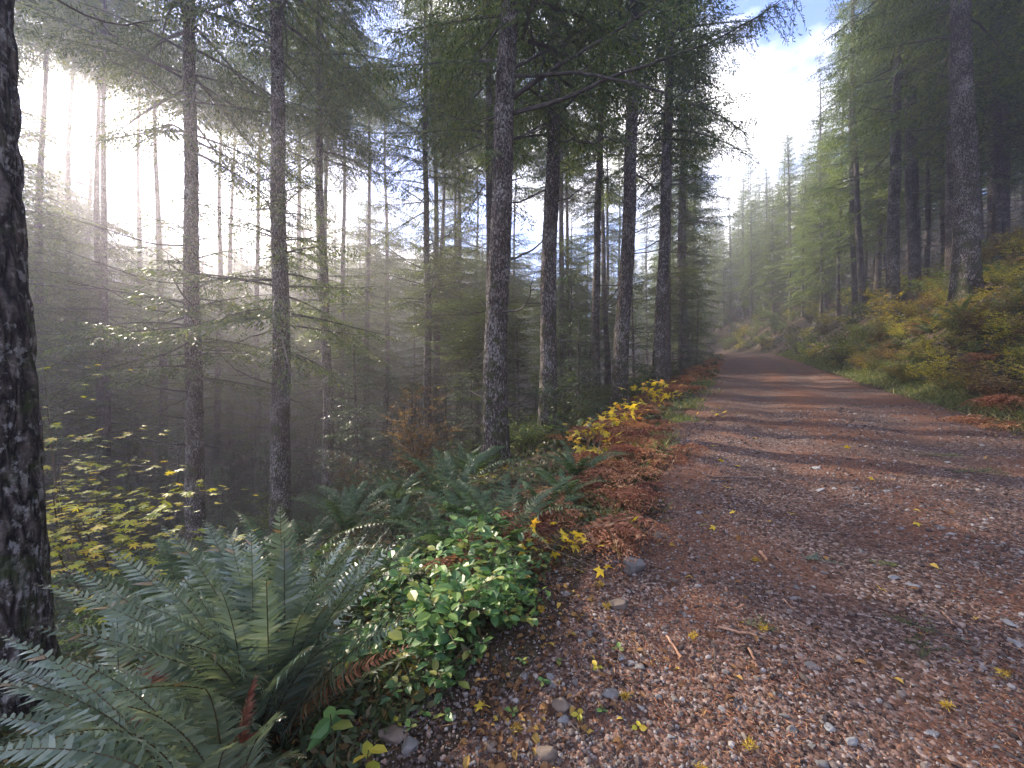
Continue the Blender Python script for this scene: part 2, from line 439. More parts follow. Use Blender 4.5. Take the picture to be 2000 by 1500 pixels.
def ground_mat(name, kind):
    m, n, l = new_mat(name)
    out = n.new("ShaderNodeOutputMaterial")
    p = n.new("ShaderNodeBsdfPrincipled")
    p.inputs['Roughness'].default_value = 0.92
    p.inputs['Specular IOR Level'].default_value = 0.2
    tc = n.new("ShaderNodeTexCoord")
    def noise(sc, det=4, rg=0.55):
        z = n.new("ShaderNodeTexNoise"); z.inputs['Scale'].default_value = sc; z.inputs['Detail'].default_value = det
        z.inputs['Roughness'].default_value = rg
        l.new(tc.outputs['Object'], z.inputs['Vector']); return z
    def mix(fac, a, b, bt='MIX'):
        x = n.new("ShaderNodeMix"); x.data_type = 'RGBA'; x.blend_type = bt
        if isinstance(fac, float): x.inputs['Factor'].default_value = fac
        else: l.new(fac, x.inputs['Factor'])
        for s_, v in (('A', a), ('B', b)):
            if isinstance(v, tuple): x.inputs[s_].default_value = (*v, 1)
            else: l.new(v, x.inputs[s_])
        return x.outputs['Result']
    if kind == 'road':
        vo = n.new("ShaderNodeTexVoronoi"); vo.inputs['Scale'].default_value = 60
        l.new(tc.outputs['Object'], vo.inputs['Vector'])
        rc = ramp(n, [(0.0, (0.024, 0.014, 0.011)), (0.45, (0.082, 0.050, 0.038)), (0.85, (0.165, 0.112, 0.09)), (1.0, (0.27, 0.235, 0.215))])
        sp = n.new("ShaderNodeSeparateColor"); l.new(vo.outputs['Color'], sp.inputs[0])
        l.new(sp.outputs['Red'], rc.inputs['Fac'])
        nl = noise(1.1, 8, 0.65)
        rl = ramp(n, [(0.42, (0, 0, 0)), (0.62, (0.85, 0.85, 0.85))])
        dot = n.new("ShaderNodeVectorMath"); dot.operation = 'DOT_PRODUCT'
        dot.inputs[1].default_value = (CA, -SA, 0)
        l.new(tc.outputs['Object'], dot.inputs[0])
        wob = noise(0.6, 2)
        off = n.new("ShaderNodeMath"); off.operation = 'MULTIPLY_ADD'; off.inputs[1].default_value = 0.5
        l.new(wob.outputs['Fac'], off.inputs[0]); l.new(dot.outputs['Value'], off.inputs[2])
        wr = n.new("ShaderNodeMapRange"); wr.inputs['From Min'].default_value = -1.0; wr.inputs['From Max'].default_value = 4.0
        l.new(off.outputs[0], wr.inputs['Value'])
        tr_ = ramp(n, [(0.20, (0.02, 0.02, 0.02)), (0.33, (0, 0, 0)), (0.40, (0, 0, 0)), (0.50, (0.13, 0.13, 0.13)), (0.64, (0, 0, 0)), (0.72, (0, 0, 0)), (0.86, (0.10, 0.10, 0.10))])
        l.new(wr.outputs['Result'], tr_.inputs['Fac'])
        am = n.new("ShaderNodeMath"); am.operation = 'ADD'
        l.new(nl.outputs['Fac'], am.inputs[0]); l.new(tr_.outputs['Color'], am.inputs[1])
        sb = n.new("ShaderNodeMath"); sb.operation = 'SUBTRACT'; sb.inputs[1].default_value = 0.05
        l.new(am.outputs[0], sb.inputs[0])
        l.new(sb.outputs[0], rl.inputs['Fac'])
        nf = noise(70, 3)
        rn = ramp(n, [(0.3, (0.055, 0.024, 0.015)), (0.7, (0.23, 0.108, 0.060))])
        l.new(nf.outputs['Fac'], rn.inputs['Fac'])
        c = mix(rl.outputs['Color'], rc.outputs['Color'], rn.outputs['Color'])
        nb = noise(0.5, 3)
        rb = ramp(n, [(0.3, (0.72, 0.72, 0.74)), (0.7, (1.2, 1.15, 1.12))])
        l.new(nb.outputs['Fac'], rb.inputs['Fac'])
        c = mix(1.0, c, rb.outputs['Color'], 'MULTIPLY')
        h = n.new("ShaderNodeMath"); h.operation = 'MULTIPLY_ADD'; h.inputs[1].default_value = -0.8
        l.new(vo.outputs['Distance'], h.inputs[0]); l.new(nf.outputs['Fac'], h.inputs[2])
        bd, bs = 0.012, 0.9
    else:
        na = noise(1.6, 8, 0.7)
        ra = ramp(n, [(0.3, (0.020, 0.014, 0.010)), (0.5, (0.052, 0.036, 0.024)), (0.62, (0.050, 0.052, 0.022)), (0.8, (0.095, 0.060, 0.034))])
        l.new(na.outputs['Fac'], ra.inputs['Fac'])
        nf = noise(45, 4)
        rf = ramp(n, [(0.3, (0.5, 0.5, 0.5)), (0.7, (1.5, 1.45, 1.4))])
        l.new(nf.outputs['Fac'], rf.inputs['Fac'])
        c = mix(1.0, ra.outputs['Color'], rf.outputs['Color'], 'MULTIPLY')
        h = n.new("ShaderNodeMath"); h.operation = 'MULTIPLY_ADD'; h.inputs[1].default_value = 2.0
        l.new(na.outputs['Fac'], h.inputs[0]); l.new(nf.outputs['Fac'], h.inputs[2])
        bd, bs = 0.03, 0.8
    l.new(c, p.inputs['Base Color'])
    bp = n.new("ShaderNodeBump"); bp.inputs['Strength'].default_value = bs; bp.inputs['Distance'].default_value = bd
    l.new(h.outputs[0], bp.inputs['Height']); l.new(bp.outputs['Normal'], p.inputs['Normal'])
    l.new(p.outputs['BSDF'], out.inputs['Surface'])
    return m

ROAD_M = ground_mat("gravel_road", 'road')
GROUND_M = ground_mat("forest_floor", 'ground')

# ------------------------------------------------------------------ ground and road
def road_edges(s):
    l = ROAD_L + 0.28 * (vnoise(s / 0.9, s * 0, seed=21) - 0.5) + 0.5 * (vnoise(s / 4.0, s * 0, seed=22) - 0.5)
    r = ROAD_R + 0.30 * (vnoise(s / 1.1, s * 0, seed=23) - 0.5) + 0.3 * (vnoise(s / 5.0, s * 0, seed=24) - 0.5)
    return l, r

def build_ground():
    n = 330
    t = np.linspace(-1, 1, n)
    k = 6.2
    gx = np.sinh(t * k) / math.sinh(k) * 320
    gy = np.sinh(t * k) / math.sinh(k) * 320 + 2.0
    X, Y = np.meshgrid(gx, gy)
    Z = height(X, Y)
    s, w = road_sw(X, Y)
    el, er = road_edges(s)
    inside = np.clip(np.minimum(w - el - 0.05, er - 0.05 - w) / 0.15, 0, 1)
    inside = inside * np.clip((90 - s) / 5, 0, 1)
    Z = Z - 0.06 * inside
    V = np.stack([X, Y, Z], -1).reshape(-1, 3)
    i = np.arange(n - 1)[:, None] * n + np.arange(n - 1)[None]
    Q = np.stack([i, i + 1, i + n + 1, i + n], -1).reshape(-1, 4)
    b = MB(); b.add(V, Q)
    struct(link("ground", b.mesh("ground", GROUND_M, smooth=True)))

def build_road():
    s = np.concatenate([np.arange(-4, -0.5, 0.2), np.arange(-0.5, 9, 0.035), np.arange(9, 25, 0.12), np.arange(25, 88, 0.5)])
    nw = 130
    q = np.linspace(-0.03, 1.03, nw)
    el, er = road_edges(s)
    W = el[:, None] + (er - el)[:, None] * q[None]
    S = np.broadcast_to(s[:, None], W.shape)
    X, Y = sw_xy(S, W)
    Z = height(X, Y) + 0.006
    edge = np.minimum(q, 1 - q)
    Z = Z + np.where(edge < 0.02, (edge - 0.02) * 1.2, 0)[None]
    V = np.stack([X, Y, Z], -1).reshape(-1, 3)
    i = np.arange(len(s) - 1)[:, None] * nw + np.arange(nw - 1)[None]
    Q = np.stack([i, i + nw, i + nw + 1, i + 1], -1).reshape(-1, 4)
    b = MB(); b.add(V, Q)
    struct(link("road", b.mesh("road", ROAD_M, smooth=True)))

build_ground()
build_road()

# ------------------------------------------------------------------ conifers
def fir_crown(seed, H, cb, Lmax, nbr, e_lo=-8, e_hi=38, blade=(0.17, 0.022), sp2=0.15, spb=0.075, hang=0.25, needle=NEEDLE, rt=0.2, minL=0.4, gap=0.0, cut=1.0):
    r = np.random.default_rng(seed)
    b = MB()
    tt = np.sort(r.random(nbr) ** 0.9) * cut
    az = np.arange(nbr) * 2.399 + r.normal(0, 0.5, nbr)
    for t, a in zip(tt, az):
        if r.random() < gap: continue
        z0 = cb + (H - cb) * t
        L = Lmax * ((1 - t) ** 0.85) * (0.55 + 0.45 * min(1, t / 0.18)) * r.uniform(0.65, 1.12) + minL
        e0 = math.radians(e_lo + (e_hi - e_lo) * t + r.normal(0, 7))
        sag = r.uniform(0.18, 0.42) * (1 - 0.5 * t)
        up = r.uniform(0.05, 0.22)
        bend = r.normal(0, 0.18)
        q = np.linspace(0, 1, 9)
        rr = L * q
        zz = z0 + L * (math.sin(e0) * q - sag * q ** 2 + up * q ** 3)
        aa = a + bend * q
        rt0 = rt * (1 - z0 / H) * 0.7
        P = np.stack([(rt0 + rr) * np.cos(aa), (rt0 + rr) * np.sin(aa), zz], 1)
        b.tube(P, np.linspace(0.012 * L + 0.006, 0.003, 9), n=3, m=1)
        # side twigs
        k = max(4, int(L / sp2))
        q2 = np.linspace(0.14, 0.98, k)
        q2 = np.repeat(q2, 2) + r.normal(0, 0.01, 2 * k)
        q2 = np.clip(q2, 0.05, 1)
        side = np.tile([1.0, -1.0], k)
        P2 = np.stack([np.interp(q2, q, P[:, i]) for i in range(3)], 1)
        T = norm(np.gradient(P, axis=0))
        T2 = norm(np.stack([np.interp(q2, q, T[:, i]) for i in range(3)], 1))
        Sd = norm(np.cross(T2, np.array([0, 0, 1.0]))) * side[:, None]
        ang = np.radians(r.uniform(40, 68, 2 * k))[:, None]
        D2 = T2 * np.cos(ang) + Sd * np.sin(ang)
        D2[:, 2] -= hang * r.uniform(0.3, 1.5, 2 * k)
        D2 = norm(D2)
        l2 = (0.42 * L * (1 - q2) * np.minimum(1, q2 / 0.25) + 0.16) * r.uniform(0.55, 1.15, 2 * k)
        l2 = np.minimum(l2, 1.1)
        # blades on each twig
        nb = np.maximum(3, (l2 / spb).astype(int))
        idx = np.repeat(np.arange(2 * k), nb)
        pos = np.concatenate([np.linspace(0.05, 1, c) for c in nb])
        droop = -0.35 * (pos * l2[idx]) ** 2
        Pb = P2[idx] + D2[idx] * (pos * l2[idx])[:, None]
        Pb[:, 2] += droop * (0.4 + hang)
        m_ = len(idx)
        Sb = norm(np.cross(D2[idx], np.array([0, 0, 1.0])))
        sg = np.where(np.arange(m_) % 2 == 0, 1.0, -1.0)[:, None]
        aa2 = np.radians(r.uniform(18, 62, m_))[:, None]
        Db = D2[idx] * np.cos(aa2) + Sb * sg * np.sin(aa2)
        Db[:, 2] += r.normal(-0.18 - 0.5 * hang, 0.22, m_)
        Db = norm(Db)
        Sx = norm(np.cross(Db, norm(np.array([0, 0, 1.0]) + r.normal(0, 0.45, (m_, 3)))))
        b.blades(Pb, Db, Sx, blade[0] * r.uniform(0.6, 1.25, m_), blade[1] * r.uniform(0.7, 1.3, m_))
    return b.mesh("fir_crown", [needle, TWIG])

def trunk_mesh(seed, H, r0, sides=12, rows=26, dead=26, dead_lo=1.2, dead_hi=9.0, mat=BARK_FAR, lean=0.0):
    r = np.random.default_rng(seed)
    b = MB()
    z = np.concatenate([[-0.6], np.linspace(0, H, rows)])
    rad = r0 * ((1 - np.clip(z, 0, H) / H) ** 0.8) + 0.02 + r0 * 0.35 * np.exp(-np.maximum(z, 0) / 0.45)
    ph = r.uniform(0, 6.28, 4)
    P = np.stack([0.10 * np.sin(z / 5 + ph[0]) + 0.03 * np.sin(z / 1.7 + ph[1]), 0.10 * np.sin(z / 6 + ph[2]) + 0.03 * np.sin(z / 1.9 + ph[3]), z], 1)
    P[:, :2] -= P[1, :2]
    b.tube(P, rad, n=sides)
    for _ in range(dead):
        zz = r.uniform(dead_lo, dead_hi)
        x0 = np.array([np.interp(zz, z, P[:, 0]), np.interp(zz, z, P[:, 1]), zz])
        dead_branch_into(b, r, x0, r.uniform(0, 6.28), r.uniform(0.5, 2.4), 1)
    return b.mesh("fir_trunk", [mat, TWIG], smooth=True)

def dead_branch_into(b, r, x0, a, L, m, thick=1.0, n=3):
    q = np.linspace(0, 1, 9)
    e0 = r.uniform(-0.30, 0.25); sag = r.uniform(0.05, 0.35); up = r.uniform(0.1, 0.5)
    aa = a + r.normal(0, 0.25) * q
    z = L * (e0 * q - sag * q ** 1.5 + up * q ** 3)
    P = np.stack([L * q * np.cos(aa), L * q * np.sin(aa), z], 1) + x0
    P[1:-1] += r.normal(0, 0.012 * L, (7, 3))
    R0 = (0.009 + 0.006 * L) * thick
    b.tube(P, np.linspace(R0, 0.003, 9), n=n, m=m)
    for i in range(int(2 + L * 3)):
        qq = r.uniform(0.25, 0.95)
        p = np.array([np.interp(qq, q, P[:, j]) for j in range(3)])
        da = aa[int(qq * 8)] + r.choice([-1, 1]) * r.uniform(0.5, 1.1)
        l = r.uniform(0.12, 0.38) * L * (1.1 - qq) + 0.05
        d = np.array([math.cos(da), math.sin(da), r.normal(-0.1, 0.3)])
        T = np.array([p, p + d * l * 0.5 + [0, 0, -0.05 * l], p + d * l])
        b.tube(T, [R0 * 0.4, R0 * 0.28, 0.002], n=3, m=m)

H_T = 33.0
TRUNKS = [trunk_mesh(100 + i, H_T, rr, dead=d) for i, (rr, d) in enumerate([(0.20, 30), (0.23, 24), (0.17, 34), (0.21, 38)])]
CROWNS = [fir_crown(200 + i, H_T + 0.5, cb, L, nb, gap=g, blade=(0.20, 0.026)) for i, (cb, L, nb, g) in enumerate([(6.5, 3.9, 172, 0.08), (5.5, 3.6, 168, 0.1), (7.5, 4.0, 164, 0.08), (4.8, 3.5, 176, 0.15)])]
HIGH_CB = [10.5, 13.0, 15.5, 18.0, 20.5, 23.0, 25.5, 28.0]
HIGH_CROWNS = [fir_crown(220 + i, H_T + 0.5, cb, 4.4, int(145 - 3.0 * cb), gap=0.05, blade=(0.20, 0.028)) for i, cb in enumerate(HIGH_CB)]
LOWER_POOL = [fir_crown(225 + i, 58.0, 9.0, 3.8, 85, gap=0.08, blade=(0.20, 0.027), cut=15.0 / 49.0) for i in range(3)]
EDGE_H = 27.0
EDGE_TRUNKS = [trunk_mesh(130 + i, EDGE_H, 0.19, dead=16, dead_hi=5) for i in range(2)]
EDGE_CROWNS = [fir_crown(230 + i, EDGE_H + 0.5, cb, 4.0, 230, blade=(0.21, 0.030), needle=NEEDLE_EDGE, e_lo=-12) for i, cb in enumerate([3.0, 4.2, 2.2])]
SAP_TRUNKS = [trunk_mesh(150 + i, 4.6, 0.035, sides=6, rows=10, dead=0) for i in range(2)]
SAP_CROWNS = [fir_crown(250 + i, 4.7, 0.25, 1.25, 75, e_lo=-5, e_hi=30, blade=(0.10, 0.014), sp2=0.11, spb=0.05, hang=0.3, needle=HEMLOCK, rt=0.03, minL=0.15) for i in range(3)]

def fir(name, loc, trunk, crown, label, cat, sc=1.0, rz=0.0, group=None, tilt=(0, 0)):
    t = thing(name, label, cat, loc, rz, sc, group, tilt)
    link("trunk", trunk, t)
    link("crown", crown, t)
    return t

# --- the near trunks, each of its own shape ---------------------------------
def big_trunk(seed, H, r0, r_top, top_off, visible, sides=44, plate=1.0, mat=BARK, flare=0.3):
    """fissured trunk; its foot at the origin, its axis leaning to top_off at H"""
    r = np.random.default_rng(seed)
    z = np.concatenate([np.arange(-0.8, visible, 0.055), np.linspace(visible, H, 16)])
    f = np.clip(z / H, 0, 1)
    rad = r0 + (r_top - r0) * f ** 0.9 + r0 * flare * 1.35 * np.exp(-np.maximum(z, 0) / 0.5)
    ph = r.uniform(0, 6.28, 4)
    cx = top_off[0] * f + 0.05 * np.sin(z / 2.7 + ph[0]) + 0.02 * np.sin(z / 0.9 + ph[1])
    cyy = top_off[1] * f + 0.05 * np.sin(z / 3.1 + ph[2])
    cx -= np.interp(0, z, cx); cyy -= np.interp(0, z, cyy)
    a = np.arange(sides) / sides * 2 * math.pi
    A, Zz = np.meshgrid(a, z)
    ca, sa = np.cos(A), np.sin(A)
    k = 11 * plate
    d = vnoise(ca * k * r0 * 2.2, sa * k * r0 * 2.2, Zz * 2.6, seed + 1)
    d = np.abs(d - 0.5) * 2
    d2 = vnoise(ca * 3, sa * 3, Zz * 0.9, seed + 2) - 0.5
    d3 = vnoise(ca * 14, sa * 14, Zz * 9, seed + 3) - 0.5
    R = rad[:, None] * (1 + 0.10 * d2) + 0.035 * plate ** -0.5 * (np.minimum(d, 0.45) - 0.3) + 0.012 * d3
    V = np.stack([cx[:, None] + R * ca, cyy[:, None] + R * sa, Zz], -1)
    n = sides
    i = np.arange(len(z) - 1)[:, None] * n; j = np.arange(n)[None]; j2 = (j + 1) % n
    Q = np.stack([i + j, i + j2, i + n + j2, i + n + j], -1).reshape(-1, 4)
    b = MB(); b.add(V.reshape(-1, 3), Q)
    axis = lambda zz: np.array([np.interp(zz, z, cx), np.interp(zz, z, cyy), zz])
    radius = lambda zz: float(np.interp(zz, z, rad))
    return b.mesh("fir_trunk", mat, smooth=True), axis, radius

DEAD_POOL = []
for i in range(9):
    b_ = MB()
    dead_branch_into(b_, np.random.default_rng(400 + i), np.zeros(3), 0.0, 1.0, 0, n=5)
    DEAD_POOL.append(b_.mesh("dead_branch", TWIG, smooth=True))

FINE_CROWNS = [fir_crown(270 + i, 30.5, cb, 3.9, 120, blade=(0.13, 0.0165), sp2=0.13, spb=0.042, hang=0.45, rt=0.25) for i, cb in enumerate([6.4, 5.6, 7.2])]

LOW_BOUGHS = [fir_crown(290 + i, 5.2, 0.2, 2.7, 44, blade=(0.13, 0.016), sp2=0.13, spb=0.045, hang=0.3, rt=0.4, gap=0.1) for i in range(3)]

def near_tree(seed, px, py_foot, Y, dia, px_top, label, crown_i, dead_n, dead_z, big=False, H=30.5, crown_rz=0.0, crown_z=0.0, sides=44, low=0.0):
    x = (px - 1000) / 760 * Y
    g = hz(x, Y)
    foot = np.array([x, Y, g])
    # lean: px at photo top row -> world offset at that height
    ztop = 1.5 + 750 / 760 * Y
    xt = (px_top - 1000) / 760 * Y
    lean = (xt - x) / max(ztop - g, 1) * H
    r = np.random.default_rng(seed)
    t = thing("fir_tree", label, "tree", foot)
    me, axis, radius = big_trunk(seed, H, dia / 2, 0.03, (lean, r.normal(0, 0.2)), min(H * 0.8, ztop - g + 1.5), sides=sides, plate=0.55 if big else 1.0, mat=BARK_BIG if big else BARK)
    link("trunk", me, t)
    if low:
        o = link("bough_skirt", LOW_BOUGHS[crown_i], t)
        o.location = (axis(low)[0], axis(low)[1], low)
    c = link("crown", FINE_CROWNS[crown_i], t)
    mid = axis(15.0)
    c.location = (mid[0] * 0.8, mid[1], crown_z)
    c.rotation_euler = (0, math.atan2(lean, H) * 0.8, crown_rz)
    for k in range(dead_n):
        zz = dead_z[0] + (dead_z[1] - dead_z[0]) * (k + r.uniform(0.1, 0.9)) / dead_n
        a = r.uniform(0, 2 * math.pi)
        d = link("dead_branch", DEAD_POOL[int(r.integers(9))], t)
        L = r.uniform(0.35, 2.3) * (0.45 + 0.55 * min(1, zz / 7))
        p = axis(zz) + np.array([math.cos(a), math.sin(a), 0]) * radius(zz) * 0.75
        d.location = p
        d.rotation_euler = (0, r.normal(0, 0.12), a)
        d.scale = (L, L, L)
    return t, axis, radius, foot

near = {}
near['left'] = near_tree(1, -20, 1400, 2.6, 0.52, -58, "massive rough-barked fir trunk cut off by the left frame edge", 0, 5, (4.5, 9), big=True, crown_z=4, sides=72)
near['t1'] = near_tree(2, 386, 1100, 10.3, 0.46, 369, "straight fir with thin drooping branches, left of the one behind the tall fern frond", 1, 26, (1.5, 11), crown_z=5.5, low=5.2)
near['t2'] = near_tree(3, 548, 1090, 9.6, 0.47, 536, "straight fir rising just behind the tallest silvery fern frond", 2, 24, (1.0, 10), crown_rz=1.0, crown_z=4.5, low=4.8)
near['t3'] = near_tree(4, 640, 1040, 15.5, 0.45, 622, "slimmer fir right of the fern, with a thinner trunk tucked against its left side", 0, 24, (1.5, 12), crown_rz=2.0, crown_z=6.5, low=6.5)
near['t4'] = near_tree(5, 833, 900, 19, 0.44, 829, "fir standing directly behind the brown-leaved shrub", 1, 22, (1.5, 12), crown_rz=3.0, crown_z=7.0, low=7.0)
near['t5'] = near_tree(6, 968, 925, 8.0, 0.52, 994, "thick dark fir trunk in the middle, mossy at the foot", 2, 7, (1.0, 8), crown_rz=0.4, sides=60)
near['t6'] = near_tree(7, 1068, 885, 10.0, 0.47, 1078, "dark fir trunk just right of the thick middle trunk", 1, 14, (0.8, 9), crown_rz=4.0, crown_z=2.0)
near['t7'] = near_tree(8, 1163, 800, 18, 0.42, 1175, "knotty mid-sized fir between two thicker trunks left of the road", 0, 20, (1.5, 12), crown_rz=5.0, crown_z=4.0)
near['t8'] = near_tree(9, 1207, 790, 12, 0.49, 1242, "pale-flecked fir leaning right above the yellow shrub by the road", 2, 12, (1.0, 9), crown_rz=2.5, crown_z=3.0)
near['t9'] = near_tree(10, 1283, 740, 14.5, 0.45, 1315, "fir nearest the road edge above the rusty bracken", 0, 12, (1.0, 8), crown_rz=1.7, crown_z=2.0)
near['r1'] = near_tree(11, 1886, 610, 13.0, 0.70, 1884, "large fir standing on the sunny bank at the right", 1, 12, (2.0, 11), crown_rz=0.9, crown_z=4.0, sides=56)
near['r2'] = near_tree(12, 1742, 590, 19.5, 0.55, 1756, "sunlit fir on the bank left of the large bank fir", 2, 16, (2, 11), crown_rz=3.3, crown_z=2.0)
near['r3'] = near_tree(13, 1786, 565, 22, 0.45, 1790, "slim sunlit fir on the bank just left of the large bank fir", 0, 16, (2, 11), crown_rz=4.4, crown_z=2.0)

# --- limbs of the middle fir and the green bough of the bare fir, along photographed curves
def limb(tree, pts, r0, needles, name, seed, Lt=0.5, blade=(0.07, 0.006), hang=0.9):
    t, axis, radius, foot = tree
    P = np.array([pix(px, py, Y) for px, py, Y in pts]) - foot
    # resample
    d = np.concatenate([[0], np.cumsum(np.linalg.norm(np.diff(P, axis=0), axis=1))])
    q = np.linspace(0, d[-1], max(12, int(d[-1] / 0.12)))
    C = np.stack([np.interp(q, d, P[:, i]) for i in range(3)], 1)
    for _ in range(3):
        C[1:-1] = (C[:-2] + 2 * C[1:-1] + C[2:]) / 4
    r = np.random.default_rng(seed)
    C[1:-1] += r.normal(0, 0.006, C[1:-1].shape)
    b = MB()
    b.tube(C, np.linspace(r0, 0.005, len(C)), n=6, m=1)
    if needles:
        T = norm(np.gradient(C, axis=0))
        k = int(d[-1] / 0.055)
        f = np.sort(r.uniform(needles, 1.0, k)) * (len(C) - 1)
        idx = np.clip(f.astype(int), 0, len(C) - 1)
        for i in idx:
            D = T[i] * r.uniform(0.1, 0.7) + np.array([0, 0, -hang]) * r.uniform(0.2, 1.2) + r.normal(0, 0.45, 3)
            D = norm(D)
            L = Lt * r.uniform(0.4, 1.3)
            m_ = max(6, int(L / 0.018))
            pos = np.linspace(0.05, 1, m_)
            Pt = C[i] + D * (pos * L)[:, None]
            Pt[:, 2] -= 0.35 * (pos * L) ** 2
            b.tube(Pt[:: max(1, m_ // 4)], 0.003, n=3, m=1)
            S = norm(np.cross(D, r.normal(0, 1, 3)))
            Db = norm(D * 0.75 + r.normal(0, 0.55, (m_, 3)))
            Sx = norm(np.cross(Db, r.normal(0, 1, (m_, 3))))
            b.blades(Pt, Db, Sx, blade[0] * r.uniform(0.7, 1.3, m_), blade[1])
    link(name, b.mesh(name, [NEEDLE, TWIG]), t)

m5 = near['t5']
limb(m5, [(1000, 192, 8.0), (1080, 135, 7.8), (1180, 75, 7.5), (1280, 12, 7.2), (1360, -60, 6.9)], 0.05, 0.25, "live_branch", 1)
limb(m5, [(1000, 222, 8.0), (1100, 195, 7.7), (1190, 152, 7.4), (1300, 115, 7.1), (1400, 78, 6.9), (1500, 20, 6.6), (1570, -40, 6.4)], 0.045, 0.55, "live_branch", 2)
limb(m5, [(1000, 150, 8.0), (1060, 146, 7.7), (1140, 142, 7.5), (1250, 166, 7.2), (1340, 195, 7.0), (1420, 232, 6.8), (1470, 275, 6.7)], 0.038, 0.5, "live_branch", 3)
limb(m5, [(1003, 135, 8.0), (1050, 108, 8.2), (1120, 70, 8.5), (1200, 10, 8.8)], 0.03, 0.3, "live_branch", 4)
limb(m5, [(1000, 272, 8.0), (1050, 255, 7.9), (1112, 227, 7.8)], 0.024, 0, "dead_branch", 5)
limb(m5, [(998, 506, 8.0), (1040, 490, 7.9), (1070, 462, 7.85), (1094, 424, 7.8)], 0.026, 0, "dead_branch", 6)
limb(m5, [(1000, 352, 8.0), (1026, 346, 7.9)], 0.02, 0, "dead_branch", 7)
limb(m5, [(995, 792, 8.0), (1015, 786, 7.9), (1032, 775, 7.85)], 0.03, 0, "dead_branch", 8)
limb(m5, [(995, 865, 8.0), (1012, 858, 7.9)], 0.022, 0, "dead_branch", 9)
m1 = near['t1']
limb(m1, [(370, 668, 10.3), (330, 690, 9.9), (290, 700, 9.6), (220, 715, 9.2), (150, 745, 8.8)], 0.03, 0.2, "live_branch", 11, Lt=0.40, hang=0.35, blade=(0.09, 0.010))
for i, pp in enumerate([[(372, 480), (300, 478), (230, 455), (130, 425)], [(372, 553), (300, 552), (210, 520), (130, 490)], [(372, 610), (320, 612), (250, 590), (200, 558)],
                        [(372, 655), (330, 650), (290, 640), (252, 628)], [(372, 764), (340, 764), (290, 755), (245, 740)], [(372, 820), (340, 815), (315, 810)], [(372, 868), (330, 868), (280, 858), (242, 845)]]):
    limb(m1, [(a, b_, 10.3 - 0.5 * k) for k, (a, b_) in enumerate(pp)], 0.022, 0, "dead_branch", 20 + i)

# --- further firs ------------------------------------------------------------
rng = np.random.default_rng(11)
placed = [(f[3][0], f[3][1]) for f in near.values()]
def free(x, y, d):
    return all((x - a) ** 2 + (y - b) ** 2 > d * d for a, b in placed)

def sun_lane(x, y):
    """lowest and highest sunbeam (m above the ground here) on its way to a sunny place, or None where no beam passes"""
    room = None
    h = math.hypot(SUN.x, SUN.y)
    for (lx, ly, lz, lr, h0) in LANES:
        dx, dy = x - lx, y - ly
        along = (dx * SUN.x + dy * SUN.y) / h
        perp = abs(dx * SUN.y - dy * SUN.x) / h
        if along > 1 and perp < lr:
            c = lz + along * SUN.z / h - hz(x, y)
            if h0 < c < 46:
                room = (c, c) if room is None else (min(room[0], c), max(room[1], c))
    return room

def lane(px, py, r, h0=5):
    p = ground_at(px, py)
    return (p[0], p[1], p[2], r, h0)
LANES = [lane(1740, 925, 5.2), lane(1560, 925, 3.4), lane(1620, 790, 3.2), lane(1500, 745, 3.0), lane(1700, 640, 4.8), lane(1820, 640, 4.8), lane(1930, 570, 4.8), lane(1600, 690, 3.5), lane(930, 1080, 1.8), lane(560, 1120, 1.2), lane(1750, 450, 4.0)]
# gaps in the canopy that let single beams down into the mist
for px_, py_, Y_, r_ in ((330, 560, 12.0, 1.8), (520, 470, 15.0, 2.3), (660, 640, 19.0, 2.4), (800, 640, 24.0, 2.4), (560, 640, 21.0, 2.6), (420, 700, 17.0, 2.4)):
    q_ = pix(px_, py_, Y_)
    LANES.append((q_[0], q_[1], q_[2], r_, 3))

def lower_boughs(t, top, width=0.9):
    o = link("bough_skirt", LOWER_POOL[int(rng.integers(3))], t)
    o.scale = (width, width, top / 24.3)
    o.rotation_euler = (0, 0, rng.uniform(0, 6.28))

def put_fir(x, y, kind, label, group, sc=None, name="fir_tree", room=None):
    sc = sc or rng.uniform(0.86, 1.18)
    tl = (rng.normal(0, 0.012), rng.normal(0, 0.012))
    loc = (x, y, hz(x, y) - 0.05)
    if kind == 'edge':
        o = fir(name, loc, EDGE_TRUNKS[int(rng.integers(2))], EDGE_CROWNS[int(rng.integers(3))], label, "tree", sc, rng.uniform(0, 6.28), group, tl)
    elif kind == 'high':
        o = fir(name, loc, TRUNKS[int(rng.integers(4))], HIGH_CROWNS[min(7, int(np.searchsorted(HIGH_CB, (room or (0, 12.0))[1] / sc + rng.uniform(0.3, 2.8))))], label, "tree", sc, rng.uniform(0, 6.28), group, tl)
        if room and room[0] > 7: lower_boughs(o, (room[0] - rng.uniform(-0.3, 1.8)) / sc, rng.uniform(0.75, 1.0))
    else:
        o = fir(name, loc, TRUNKS[int(rng.integers(4))], CROWNS[int(rng.integers(4))], label, "tree", sc, rng.uniform(0, 6.28), group, tl)
    if group and 'right' in group:  # right-bank crowns painted brighter in place of missing direct sun
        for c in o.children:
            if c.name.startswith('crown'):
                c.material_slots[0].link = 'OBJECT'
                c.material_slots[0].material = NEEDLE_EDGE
    placed.append((x, y))
    return o

